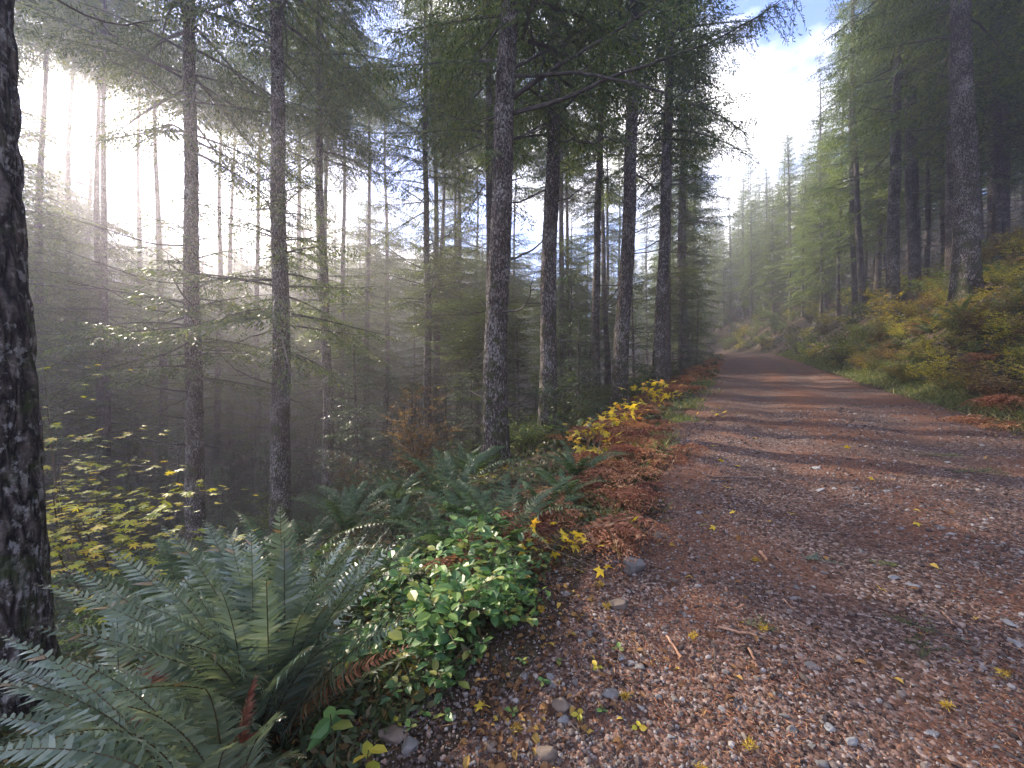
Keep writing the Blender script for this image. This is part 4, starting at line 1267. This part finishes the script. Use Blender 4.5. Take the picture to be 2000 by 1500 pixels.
maple(1, fM, [([(110, 900, 4.6), (200, 905, 4.7), (300, 908, 4.9)], 70), ([(100, 850, 4.8), (160, 855, 4.9), (255, 838, 5.1)], 60), ([(90, 770, 5.0), (130, 765, 5.1), (160, 775, 5.2)], 30),
              ([(85, 715, 5.2), (120, 700, 5.3), (170, 728, 5.4)], 22), ([(100, 940, 4.4), (150, 930, 4.5), (240, 930, 4.6)], 50), ([(95, 810, 5.2), (130, 805, 5.2), (160, 812, 5.3)], 26)],
      "vine maple with flat yellow-green layers beside the massive left trunk", LIME, 0.085)
fM2 = foot(-4.0, 4.4)
maple(2, fM2, [([(150, 985, 4.2), (230, 975, 4.3), (370, 962, 4.5)], 120), ([(140, 1010, 4.0), (240, 1000, 4.1), (330, 1000, 4.2)], 90), ([(130, 1045, 3.9), (200, 1035, 4.0), (300, 1040, 4.1)], 80),
               ([(200, 1075, 3.8), (280, 1070, 3.9), (380, 1075, 4.0)], 70), ([(110, 1080, 3.7), (150, 1090, 3.7), (190, 1100, 3.8)], 50)],
      "bright yellow vine maple spreading just above the silvery fern fronds", LIME, 0.085)
fM3 = foot(-1.15, 6.0)
maple(3, fM3, [([(905, 940, 6.0), (940, 935, 6.0), (985, 935, 6.0)], 28), ([(890, 960, 5.9), (930, 975, 5.8), (975, 970, 5.8)], 30), ([(900, 985, 5.8), (870, 1000, 5.8), (850, 1010, 5.7)], 18), ([(960, 930, 6.2), (1000, 915, 6.2), (1030, 920, 6.2)], 16)],
      "small yellow-green maple sprouting at the foot of the thick middle trunk", LIME, 0.085)
# yellow thimbleberry along the verge
def yellow_shrub(seed, foot_, spots, label, mat=YELLOW, lsize=0.11):
    r = np.random.default_rng(seed)
    t = thing("thimbleberry_shrub", label, "shrub", foot_)
    bs, bl = MB(), MB()
    for (px, py, Y, n) in spots:
        c = pix(px, py, Y) - foot_
        q = np.linspace(0, 1, 6)[:, None]
        C = c * q; C[:, 2] += 0.1 * np.sin(q[:, 0] * 3.14)
        bs.tube(C, np.linspace(0.006, 0.002, 6), n=4)
        p = c + r.normal(0, 1, (n, 3)) * [0.17, 0.17, 0.06]
        for j in range(n):
            bs.tube(np.array([c * 0.85, (c * .9 + p[j]) / 2, p[j]]), [0.003, 0.002, 0.001], n=3)
        D = norm(np.stack([r.normal(0, 1, n), r.normal(0, 1, n), r.normal(-0.2, 0.2, n)], 1))
        palm_leaves(bl, r, p, D, lsize * r.uniform(0.6, 1.2, n), tiltn=0.5, lobes=5)
    link("stem", bs.mesh("stem", STEM), t)
    link("foliage", bl.mesh("foliage", mat), t)
yellow_shrub(1, foot(*ground_at(1250, 830)[:2]), [(1290, 748, 7.6, 16), (1270, 770, 7.4, 14), (1235, 790, 7.2, 20), (1215, 800, 7.0, 16), (1300, 775, 7.3, 14), (1250, 760, 7.6, 12), (1210, 815, 6.8, 14)], "bright yellow thimbleberry below the leaning flecked fir")
yellow_shrub(2, foot(*ground_at(1160, 920)[:2]), [(1160, 840, 5.9, 16), (1185, 825, 6.0, 14), (1150, 880, 5.6, 16), (1140, 850, 5.8, 10), (1195, 860, 5.7, 10), (1165, 890, 5.4, 12)], "yellow thimbleberry just left of the rusty bracken, lower of two")
yellow_shrub(3, foot(*ground_at(1110, 1085)[:2]), [(1050, 1062, 2.75, 9), (1090, 1055, 2.75, 11), (1122, 1040, 2.75, 9), (1145, 1026, 2.75, 6)], "golden-orange thimbleberry among bracken above the big boulder", lsize=0.075)
yellow_shrub(4, foot(*ground_at(1350, 985)[:2]), [(1345, 965, 4.3, 8), (1375, 985, 4.2, 8), (1360, 1000, 4.1, 6), (1385, 995, 4.1, 5)], "yellow-leaved runner sprawling onto the gravel past the bracken", lsize=0.06)
yellow_shrub(5, foot(*ground_at(1030, 1150)[:2]), [(1000, 1130, 2.6, 9), (1040, 1150, 2.5, 9), (960, 1160, 2.5, 7)], "sunlit pale yellow shrublet between salal and the big boulder", lsize=0.05, mat=LIME)
yellow_shrub(6, foot(*ground_at(1400, 815)[:2]), [(1410, 800, 7.4, 6), (1400, 808, 7.3, 4)], "small yellow sprout where gravel meets bracken, far along the verge", lsize=0.07)

# brown-leaved shrub and bushes
BROWN_PARTS = shrub_parts(80, 2.5, 0.85, 17, 0.17, 0.06, BROWNLEAF, per=22, arching=0.3)
p = pix(812, 900, 8.8); put_shrub("birch_shrub", "upright shrub with small brown autumn leaves left of the thick middle trunk", "shrub", p[0], p[1], BROWN_PARTS, 1.0)
p = pix(690, 1000, 8.2); put_shrub("birch_shrub", "sparser brown-leaved shrub lower on the slope left of the upright one", "shrub", p[0], p[1], BROWN_PARTS, 0.62)
BUSH_POOL = [shrub_parts(84, 0.9, 0.6, 12, 0.30, 0.055, BUSHGREEN, per=11), shrub_parts(85, 0.75, 0.65, 13, 0.32, 0.05, BUSHGREEN, per=10),
             shrub_parts(86, 1.1, 0.6, 11, 0.26, 0.06, BUSHGREEN, per=13), shrub_parts(87, 0.7, 0.55, 9, 0.3, 0.075, BUSHGREEN, per=9, kind='palm')]
def bushes(n, smin, smax, wmin, wmax, mats, label, group, sc=(0.7, 1.3), gap=0.6, only=None):
    c = 0; mine = []
    for _ in range(n * 30):
        if c >= n: break
        s = rng.uniform(smin, smax); w = rng.uniform(wmin, wmax)
        x, y = sw_xy(np.array(s), np.array(w)); x, y = float(x), float(y)
        if y < 1.2 or abs(x / y) > 1.5 or not free(x, y, 0.45): continue
        if any((x - a) ** 2 + (y - b_) ** 2 < gap * gap for a, b_ in mine): continue
        mine.append((x, y))
        put_shrub("bush", label, "bush", x, y, BUSH_POOL[int(rng.integers(4))], rng.uniform(*sc), group, mats[int(rng.integers(len(mats)))])
        c += 1
bushes(125, 6, 24, 3.85, 7.8, [BUSHGREEN, BUSHLIME, BUSHLIME, BUSHGREEN, BUSHLIME, BUSHDUN], "autumn bush on the steep lower bank right of the road", "autumn bushes on the lower right bank", (0.42, 0.85), 0.40)
bushes(75, 22, 66, 3.8, 11.0, [BUSHGREEN, BUSHGREEN, BUSHLIME], "bush far along the foot of the right bank", "bushes far along the right bank", (0.9, 1.8), 0.8)
bushes(45, 9, 26, 7.6, 14, [BUSHGREEN, BUSHLIME, BUSHDUN], "bush under the firs high on the right bank", "bushes high on the right bank", (0.6, 1.2), 0.9)
bushes(34, 6.5, 34, -6.5, -3.3, [BUSHGREEN, HEMLOCK, BUSHGREEN], "dark green bush on the slope just below the verge", "dark bushes just below the verge", (0.7, 1.4), 0.8)
bushes(60, -2, 24, -17, -5.5, [BUSHGREEN, HEMLOCK, FERN_DARK], "dim green bush down in the shaded hollow", "dim bushes in the shaded hollow", (0.8, 1.6), 1.0)

bushes(60, 54, 90, 3.9, 14, [BUSHGREEN, BUSHGREEN, HEMLOCK], "hazy bush where the road bends out of sight", "hazy bushes at the bend", (1.6, 2.8), 1.2)
# ------------------------------------------------------------------ stones
def stone_mesh(seed, sx, sy, sz, mat, sub=3):
    import bmesh
    bm = bmesh.new()
    bmesh.ops.create_icosphere(bm, subdivisions=sub, radius=1.0)
    V = np.array([v.co[:] for v in bm.verts])
    r = np.random.default_rng(seed)
    for _ in range(15):                                  # flat broken faces
        nrm = norm(r.normal(0, 1, 3)); d = r.uniform(0.48, 0.85)
        h = V @ nrm
        V = V - np.maximum(h - d, 0)[:, None] * nrm * 0.9
    k = 1 + 0.30 * (vnoise(V[:, 0] * 2, V[:, 1] * 2, V[:, 2] * 2, seed) - 0.5) + 0.06 * (vnoise(V[:, 0] * 7, V[:, 1] * 7, V[:, 2] * 7, seed + 1) - 0.5)
    V = V * k[:, None] * [sx, sy, sz]
    for v, c in zip(bm.verts, V): v.co = c
    me = bpy.data.meshes.new("stone")
    bm.to_mesh(me); bm.free()
    me.materials.append(mat)
    for pl in me.polygons: pl.use_smooth = sub >= 3
    return me

def stone(px, py, width_px, label, mat=STONE, flat=0.6, name="stone", cat="stone", rz=0.0, group=None, dep=0.75, seed=None, sub=3):
    p = ground_at(px, py)
    sx = width_px / 760 * p[1] / 2
    o = link(name, stone_mesh(seed if seed is not None else int(px * 7 + py), sx, sx * dep, sx * flat, mat, sub))
    o.location = (p[0], p[1], p[2] + sx * flat * 0.35)
    o.rotation_euler = (rng.normal(0, 0.15), rng.normal(0, 0.15), rz)
    tag(o, label, cat, group)
stone(1233, 1118, 62, "largest boulder, blunt and grey, at the gravel's left edge below the bracken", flat=0.8, name="boulder", cat="boulder", rz=0.6, seed=5, sub=4)
stone(1068, 1485, 82, "long dark brown rock at the bottom edge of the gravel", mat=STONE_BROWN, flat=0.45, dep=0.4, rz=-0.35)
stone(1098, 1388, 42, "brownish rock above the long one at the bottom edge", mat=STONE_BROWN, flat=0.75)
stone(1212, 1190, 48, "crumbly pale brown rock right of the gravel mound", mat=STONE_BROWN, flat=0.6)
stone(1195, 1362, 46, "flat grey-brown rock in the middle of the shoulder", flat=0.4, rz=-0.3)
stone(770, 1440, 75, "flat leaning slab under the lowest fern fronds", mat=STONE_BROWN, flat=0.35, rz=0.8)
stone(800, 1465, 45, "rounded grey stone beside the flat slab", flat=0.7)
stone(960, 1463, 44, "reddish angular rock at the bottom left of the gravel", mat=STONE_BROWN, flat=0.6)
stone(1022, 1330, 30, "dark grey stone left of the flat grey-brown rock", flat=0.8)
stone(1287, 1052, 24, "pale tan stone right above the largest boulder", mat=STONE_BROWN, flat=0.8)
stone(1107, 1165, 18, "grey pebble-sized stone on the mound left of the boulder", flat=0.7)
stone(1230, 1298, 22, "blue-grey pair stone, right one, left of the wood splinter", mat=STONE_BLUE)
stone(1213, 1290, 18, "blue-grey pair stone, left one, left of the wood splinter", mat=STONE_BLUE)
stone(1250, 1310, 24, "grey angular stone below the blue-grey pair", flat=0.6)
stone(1287, 1368, 17, "bluest round stone on the shoulder", mat=STONE_BLUE, flat=0.9)
stone(1412, 1392, 30, "pointed slate-blue stone lying lengthwise in the gravel", mat=STONE_BLUE, flat=0.4, dep=0.45, rz=-0.9)
stone(1417, 1320, 20, "plain grey stone above the slate-blue one", flat=0.7)
stone(1518, 1360, 26, "wedge-shaped grey stone in mid gravel", flat=0.6)
stone(1587, 1305, 30, "broad flat grey stone near the gravel centre", flat=0.4)
stone(1664, 1455, 28, "rounded dark grey stone near the bottom right", mat=STONE_BLUE, flat=0.8)
stone(1620, 1428, 32, "pale flat stone just left of the rounded dark one", mat=STONE_BLUE, flat=0.4)
stone(1605, 1500, 26, "grey stone at the very bottom edge right of centre", flat=0.6)
stone(1745, 1132, 24, "pale stone beside the patch of orange needles", mat=STONE_BLUE, flat=0.5)
stone(1785, 1148, 28, "flat whitish stone in the rut beside orange needles", mat=STONE_BLUE, flat=0.35)
stone(1972, 1222, 34, "pale flat stone at the right frame edge", mat=STONE_BLUE, flat=0.35)
stone(1835, 1032, 26, "flat grey stone half sunk in the far wheel track", flat=0.3)
stone(1735, 960, 20, "small pale flat stone in the sunny band of road", mat=STONE_BLUE, flat=0.3)
stone(1595, 915, 22, "pale flat stone on the left wheel track before the sunny band", mat=STONE_BLUE, flat=0.3)
stone(1600, 960, 24, "grey flat stone just nearer than the pale wheel-track stone", mat=STONE_BLUE, flat=0.3)
stone(1986, 1265, 26, "second pale stone down the right frame edge", mat=STONE_BLUE, flat=0.4)
stone(1502, 1158, 18, "small tan stone below the blue-green fir sprig", mat=STONE_BROWN, flat=0.6)

STONES = [stone_mesh(700 + i, 1, rr, f, m, sub=2) for i, (rr, f, m) in enumerate([(0.8, 0.5, STONE_BLUE), (0.7, 0.6, STONE), (0.9, 0.4, STONE), (0.6, 0.5, STONE_BLUE), (0.8, 0.7, STONE_BROWN), (0.75, 0.35, STONE)])]
c = 0
for _ in range(3000):
    if c >= 110: break
    Y = 1.2 * math.exp(rng.uniform(0, 1.9)); x = rng.uniform(-0.45, 1.35) * Y
    s, w = road_sw(np.array(x), np.array(Y))
    if not (-1.25 < w < 3.3): continue
    o = link("stone", STONES[int(rng.integers(6))])
    k = rng.uniform(0.012, 0.028) * (1 + 0.10 * Y)
    o.scale = (k, k, k); o.location = (x, Y, hz(x, Y) + 0.2 * k)
    o.rotation_euler = (rng.normal(0, .2), rng.normal(0, .2), rng.uniform(0, 6.28))
    tag(o, "small loose stone lying in the gravel of the road", "stone", "loose stones in the gravel")
    c += 1

# ------------------------------------------------------------------ gravel, needles
def gravel():
    ico_v = []
    ph = (1 + 5 ** 0.5) / 2
    for a in (-1, 1):
        for c_ in (-ph, ph):
            ico_v += [(0, a, c_), (a, c_, 0), (c_, 0, a)]
    import bmesh
    bm = bmesh.new(); bmesh.ops.create_icosphere(bm, subdivisions=1, radius=1.0)
    V0 = np.array([v.co[:] for v in bm.verts]); T0 = np.array([[v.index for v in f.verts] for f in bm.faces]); bm.free()
    r = np.random.default_rng(5)
    N = 75000
    Y = 0.95 * np.exp(r.uniform(0, 2.15, N)); x = r.uniform(-0.75, 1.4, N) * Y
    s, w = road_sw(x, Y)
    el, er = road_edges(s)
    dens = np.where((w > el - 0.18 - 0.25 * r.random(N)) & (w < er), 1.0, 0.0)
    patch = vnoise(x / 0.8, Y / 0.8, seed=40)
    track = np.exp(-((w - 0.55) / 0.28) ** 2) + np.exp(-((w - 2.35) / 0.28) ** 2)
    keep = (dens > 0) & (r.random(N) < (0.30 + 0.95 * patch) * (1 - 0.6 * track))
    x, Y = x[keep], Y[keep]; n = len(x)
    size = (0.0035 + 0.0055 * r.random(n) ** 2.5 + 0.008 * (r.random(n) > 0.96)) * (0.75 + 0.16 * Y)
    z = height(x, Y) + 0.006 + size * 0.25
    sc = size[:, None] * r.uniform(0.6, 1.25, (n, 3)) * [1, 1, 0.75]
    a = r.uniform(0, 6.28, n)
    jit = r.uniform(0.78, 1.18, (n, len(V0)))
    V = V0[None] * jit[:, :, None] * sc[:, None]
    ca, sa = np.cos(a)[:, None], np.sin(a)[:, None]
    V = np.stack([V[..., 0] * ca - V[..., 1] * sa + x[:, None], V[..., 0] * sa + V[..., 1] * ca + Y[:, None], V[..., 2] + z[:, None]], -1)
    T = T0[None] + (np.arange(n) * len(V0))[:, None, None]
    b = MB(); b.add(V.reshape(-1, 3), T=T.reshape(-1, 3))
    struct(link("gravel", b.mesh("gravel", PEBBLE)), 'stuff')
gravel()

def litter():
    r = np.random.default_rng(6)
    N = 70000
    Y = 0.95 * np.exp(r.uniform(0, 2.3, N)); x = r.uniform(-0.75, 1.4, N) * Y
    s, w = road_sw(x, Y)
    el, er = road_edges(s)
    nz = vnoise(x / 0.45, Y / 0.45, seed=41) * 0.6 + vnoise(x / 1.3, Y / 1.3, seed=42) * 0.6
    keep = (w > el - 0.5) & (w < er + 0.2) & (r.random(N) < np.clip((nz - 0.38 + 0.14 * np.exp(-((w - 1.45) / 0.45) ** 2) - 0.22 * np.exp(-((w - 0.55) / 0.28) ** 2) - 0.22 * np.exp(-((w - 2.35) / 0.28) ** 2)) * 2.6, 0.05, 1))
    x, Y = x[keep], Y[keep]; n = len(x)
    a = r.uniform(0, 6.28, n)
    D = norm(np.stack([np.cos(a), np.sin(a), r.normal(0, 0.18, n)], 1))
    S = norm(np.cross(D, norm(np.array([0, 0, 1.0]) + r.normal(0, 0.4, (n, 3)))))
    P = np.stack([x, Y, height(x, Y) + 0.010 + r.uniform(0, 0.007, n)], 1)
    L = r.uniform(0.012, 0.032, n) * (0.8 + 0.12 * Y); L = np.where(r.random(n) > 0.985, L * 3.0, L)
    b = MB(); b.blades(P, D, S, L, (0.0009 + 0.0004 * Y) * r.uniform(0.7, 1.4, n))
    struct(link("needle_litter", b.mesh("needle_litter", LITTER)), 'stuff')
litter()

def leaf_litter():
    """dead leaves gathered on the verges and under the shrubs"""
    r = np.random.default_rng(12)
    N = 22000
    Y = 1.0 * np.exp(r.uniform(0, 2.8, N)); x = r.uniform(-0.9, 1.4, N) * Y
    s, w = road_sw(x, Y)
    el, er = road_edges(s)
    drift = np.exp(-((w - el + 0.15) / 0.45) ** 2) + np.exp(-((w - er) / 0.35) ** 2) + 0.05 * ((w > el) & (w < er)) + 0.25 * (w < el - 0.3) * (w > el - 3)
    nz = vnoise(x / 0.35, Y / 0.35, seed=46)
    keep = r.random(N) < drift * np.clip((nz - 0.25) * 1.8, 0, 1)
    x, Y = x[keep], Y[keep]; n = len(x)
    a = r.uniform(0, 6.28, n)
    D = norm(np.stack([np.cos(a), np.sin(a), r.normal(0, 0.25, n)], 1))
    P = np.stack([x, Y, height(x, Y) + 0.014 + r.uniform(0, 0.012, n)], 1)
    b = MB()
    oval_leaves(b, r, P, D, r.uniform(0.018, 0.05, n) * (0.85 + 0.06 * Y), ratio=0.33, fold=0.5, droop=1.2)
    struct(link("leaf_litter", b.mesh("leaf_litter", DEADLEAF)), 'stuff')
DEADLEAF = leaf_mat("dead_leaves", [(0.0, (0.05, 0.026, 0.015)), (0.5, (0.13, 0.065, 0.032)), (0.85, (0.24, 0.13, 0.05)), (1.0, (0.42, 0.30, 0.06))], transl=0.15, rough=0.7, spec=0.2)
leaf_litter()

def cover():
    """low leaves carpeting the slope and the bank"""
    r = np.random.default_rng(8)
    b = MB()
    N = 190000
    Y = 1.2 * np.exp(r.uniform(0, 4.3, N)); x = r.uniform(-1.5, 1.6, N) * Y
    s, w = road_sw(x, Y)
    el, er = road_edges(s)
    nz = vnoise(x / 0.7, Y / 0.7, seed=43)
    keep = ((w < el - 0.15) | (w > er + 0.5)) & (r.random(N) < 0.25 + nz)
    x, Y = x[keep], Y[keep]; n = len(x)
    a = r.uniform(0, 6.28, n)
    D = norm(np.stack([np.cos(a), np.sin(a), r.uniform(-0.1, 0.9, n)], 1))
    S = norm(np.cross(D, r.normal(0, 1, (n, 3)) + [0, 0, 1.2]))
    P = np.stack([x, Y, height(x, Y) + r.uniform(0, 0.05, n) * (1 + 0.1 * Y)], 1)
    L = r.uniform(0.03, 0.07, n) * (0.7 + 0.14 * Y)
    b.blades(P, D, S, L, L * r.uniform(0.15, 0.3, n))
    struct(link("ground_cover", b.mesh("ground_cover", COVER)), 'stuff')
cover()

def grass():
    r = np.random.default_rng(9)
    N = 26000
    s = r.uniform(5, 45, N); s = 5 + (s - 5) ** 1.0
    w = ROAD_R + r.normal(0.42, 0.28, N) + 0.3 * (vnoise(s / 1.5, s * 0, seed=44) - 0.5)
    keep = (w > ROAD_R - 0.12); s, w = s[keep], w[keep]
    s2 = r.uniform(3, 16, 5000); w2 = ROAD_L - 0.1 + r.normal(0, 0.22, 5000)
    k2 = vnoise(s2 / 0.5, w2 / 0.5, seed=45) > 0.55
    s = np.concatenate([s, s2[k2]]); w = np.concatenate([w, w2[k2]])
    x, Y = sw_xy(s, w); n = len(x)
    a = r.uniform(0, 6.28, n)
    D = norm(np.stack([np.cos(a) * 0.7, np.sin(a) * 0.7, r.uniform(0.3, 1.2, n)], 1))
    S = norm(np.cross(D, r.normal(0, 1, (n, 3))))
    P = np.stack([x, Y, height(x, Y)], 1)
    b = MB(); b.blades(P, D, S, r.uniform(0.07, 0.22, n), 0.003 + 0.0004 * Y)
    struct(link("grass", b.mesh("grass", GRASS)), 'stuff')
grass()

# ------------------------------------------------------------------ fallen things
def fallen_leaf(px, py, size, label, mat, group=None, seed=0):
    r = np.random.default_rng(int(px + py * 3 + seed))
    p = ground_at(px, py)
    b = MB()
    a = r.uniform(0, 6.28)
    palm_leaves(b, r, np.zeros((1, 3)), np.array([[math.cos(a), math.sin(a), 0.05]]), np.array([size * 0.85]), tiltn=0.55, lobes=5)
    b.tube(np.array([[0, 0, 0], [-math.cos(a) * size * .4, -math.sin(a) * size * .4, 0.006], [-math.cos(a) * size * .8, -math.sin(a) * size * .8, 0.0]]), [0.0016, 0.0013, 0.001], n=3)
    o = link("fallen_leaf", b.mesh("fallen_leaf", mat)); o.location = (p[0], p[1], p[2] + 0.025 + 0.1 * size)
    tag(o, label, "leaf", group)
def tuft(px, py, size, label, mat, name="fir_sprig", cat="sprig", ang=0.0, L=1.0):
    """a broken needle sprig lying on the gravel"""
    r = np.random.default_rng(int(px * 3 + py))
    p = ground_at(px, py)
    b = MB()
    d = np.array([math.cos(ang), math.sin(ang), 0.0])
    ax = d * size * L
    axes = [(np.zeros(3), ax)]
    for j in range(6):
        f = r.uniform(0.1, 0.85); a = ang + r.choice([-1, 1]) * r.uniform(0.5, 1.0)
        axes.append((ax * f, ax * f + np.array([math.cos(a), math.sin(a), r.uniform(0, .4)]) * size * 0.45 * (1.1 - f)))
    for (a0, a1) in axes:
        b.tube(np.array([a0, (a0 + a1) / 2 + [0, 0, .01 * size], a1]), [0.003, 0.0025, 0.001], n=3, m=1)
        m_ = max(14, int(np.linalg.norm(a1 - a0) / 0.004))
        v = r.uniform(0, 1, m_)[:, None]
        D = norm((a1 - a0) / (np.linalg.norm(a1 - a0) + 1e-6) * 0.6 + r.normal(0, 0.7, (m_, 3)) * [1, 1, 0.6] + [0, 0, 0.15])
        S = norm(np.cross(D, r.normal(0, 1, (m_, 3))))
        b.blades(a0 + (a1 - a0) * v, D, S, 0.02 * (0.7 + 0.2 * p[1]) * r.uniform(0.7, 1.3, m_), 0.0014)
    o = link(name, b.mesh(name, [mat, TWIG])); o.location = (p[0], p[1], p[2] + 0.022)
    tag(o, label, cat)
BLUEGREEN = leaf_mat("blue_green_needles", [(0.0, (0.07, 0.15, 0.11)), (1.0, (0.15, 0.27, 0.20))], transl=0.2, rough=0.4)
YNEEDLE = leaf_mat("yellow_needles", [(0.0, (0.30, 0.18, 0.02)), (1.0, (0.52, 0.38, 0.05))], transl=0.3)
tuft(1560, 1092, 0.22, "blue-green fir sprig lying on the gravel", BLUEGREEN, ang=-0.6)
tuft(1692, 1104, 0.15, "small bright green fir sprig right of the blue-green one", BUSHGREEN, ang=-0.6)
tuft(1440, 1222, 0.18, "green needle sprig beside the dark splinter of wood", NEEDLE_EDGE, ang=-0.5)
tuft(1800, 1300, 0.26, "dull green fir twig lying flat at right of the gravel", NEEDLE_EDGE, ang=0.6)
tuft(1900, 1270, 0.30, "longest dull green fir twig near the right frame edge", NEEDLE_EDGE, ang=2.3)
tuft(1780, 890, 0.5, "green fir twig dropped on the sunny band of road", NEEDLE_EDGE, ang=-0.3)
tuft(1860, 925, 0.45, "second green fir twig just nearer in the sunny band", NEEDLE_EDGE, ang=-0.3)
for px, py, lab in [(1355, 1247, "yellow needle tuft left of the dark wood splinter"), (1485, 1105, "golden-brown tuft beside a wood chip"), (1875, 1400, "bright yellow needle tuft at the bottom right"),
                    (1948, 1332, "yellow needle tuft near the right edge above the bright one"), (1490, 1243, "tiny yellow tuft at the end of the dark splinter"), (1465, 1480, "faded yellow tuft at the bottom edge"),
                    (993, 1440, "yellow needle star left of the long brown rock"), (1235, 1372, "yellow frond tip beside the flat grey-brown rock"), (1060, 1192, "orange needle wisp on the mound by the salal"), (1162, 1150, "yellow-green wisp below the largest boulder"),
                    (1350, 1500, "yellow needle tuft cut by the bottom edge"), (1180, 1190, "olive wisp left of the crumbly pale rock")]:
    tuft(px, py, 0.05, lab, YNEEDLE, name="needle_tuft", cat="tuft", ang=px)
for i, (px, py, sz) in enumerate([(1035, 1420, 0.04), (1395, 875, 0.07), (1655, 880, 0.07), (1700, 880, 0.06), (1440, 915, 0.06), (1720, 1160, 0.04), (1440, 1060, 0.05), (1345, 1135, 0.04), (1790, 1030, 0.05), (1940, 1090, 0.05), (1545, 1010, 0.05),
                                  (1475, 860, 0.06), (1590, 830, 0.06), (1420, 960, 0.06), (1395, 1040, 0.05), (1380, 1015, 0.06), (1430, 1010, 0.05), (1410, 905, 0.07), (1960, 900, 0.07), (1700, 940, 0.05), (940, 1395, 0.05), (1130, 1430, 0.035), (830, 1360, 0.06), (810, 1320, 0.07)]):
    fallen_leaf(px, py, sz, "fallen maple leaf, yellow or browned, lying on the gravel", YELLOW if i % 3 else BROWNLEAF, "fallen maple leaves on the gravel")
def stick(px0, py0, px1, py1, r0, label, mat=WOOD, name="wood_splinter", cat="stick"):
    a = ground_at(px0, py0); c = ground_at(px1, py1)
    r = np.random.default_rng(int(px0 + py1))
    q = np.linspace(0, 1, 8)[:, None]
    P = (c - a) * q
    P[1:-1] += r.normal(0, 0.03, (6, 3)) * np.linalg.norm(c - a) * [1, 1, 0.2]
    b = MB(); b.tube(P, r0 * r.uniform(0.7, 1.15, 8), n=5)
    o = link(name, b.mesh(name, mat)); o.location = a + [0, 0, 0.016 + r0]
    tag(o, label, cat)
stick(1302, 1252, 1331, 1297, 0.007, "straight pinkish wood splinter in the middle of the shoulder")
stick(1402, 1234, 1478, 1250, 0.006, "dark reddish splinter lying crosswise below the gravel's tan stones")
stick(1462, 1278, 1478, 1315, 0.006, "short thick splinter right of the curved twig")
stick(1484, 1085, 1500, 1103, 0.010, "stubby orange wood chip beside the golden tuft")
stick(1437, 1200, 1452, 1190, 0.006, "tiny pale chip above the dark reddish splinter")
stick(1417, 1155, 1421, 1168, 0.007, "small upright-lying pale chip near the wood chip")
stick(1392, 1258, 1400, 1330, 0.0025, "thin curved twig between two splinters", TWIG, "twig")
stick(1400, 1130, 1470, 1180, 0.003, "thin reddish twig trailing across the gravel", TWIG, "twig")
stick(1530, 1180, 1550, 1200, 0.005, "short reddish splinter in mid gravel")
stick(1840, 1205, 1862, 1232, 0.005, "pale stick at right beside the orange needle patch")
stick(1250, 1230, 1290, 1320, 0.002, "thin bent grass stalk across the dark gravel", TWIG, "twig")
stick(1100, 1400, 1145, 1465, 0.002, "dark thin twig by the brownish rock", TWIG, "twig")
stick(1380, 935, 1480, 940, 0.008, "dry brown stick on the verge past the yellow runner", TWIG, "stick")
stick(1390, 945, 1450, 942, 0.006, "second dry stick just below the first on the verge", TWIG, "stick")
stick(1330, 885, 1345, 880, 0.006, "bit of dead stem poking from the bracken", TWIG, "stick")
stick(1580, 690, 1650, 670, 0.035, "sun-bleached fallen branch at the foot of the right bank", WOOD, "fallen_branch", "branch")
stick(1600, 705, 1660, 682, 0.025, "second bleached branch crossing the first on the right bank", WOOD, "fallen_branch", "branch")
stick(1940, 530, 2010, 505, 0.05, "pale fallen log on top of the right bank", WOOD, "fallen_log", "log")
stick(1880, 960, 1905, 965, 0.01, "grey stick at the grassy right road edge", TWIG, "stick")

# ------------------------------------------------------------------ morning haze
def build_haze():
    x0, x1, y0, y1, z0, z1 = -325, 325, -322, 326, -40, 62
    V = [(x, y, z) for z in (z0, z1) for (x, y) in ((x0, y0), (x1, y0), (x1, y1), (x0, y1))]
    Q = [(0, 3, 2, 1), (4, 5, 6, 7), (0, 1, 5, 4), (1, 2, 6, 5), (2, 3, 7, 6), (3, 0, 4, 7)]
    m, n, l = new_mat("morning_haze")
    out = n.new("ShaderNodeOutputMaterial")
    pv = n.new("ShaderNodeVolumePrincipled")
    pv.inputs['Color'].default_value = (0.90, 0.88, 0.98, 1)
    pv.inputs['Density'].default_value = HAZE_DENSITY
    pv.inputs['Anisotropy'].default_value = 0.62
    l.new(pv.outputs['Volume'], out.inputs['Volume'])
    b = MB(); b.add(V, Q)
    struct(link("haze", b.mesh("haze", m)), 'stuff')
build_haze()
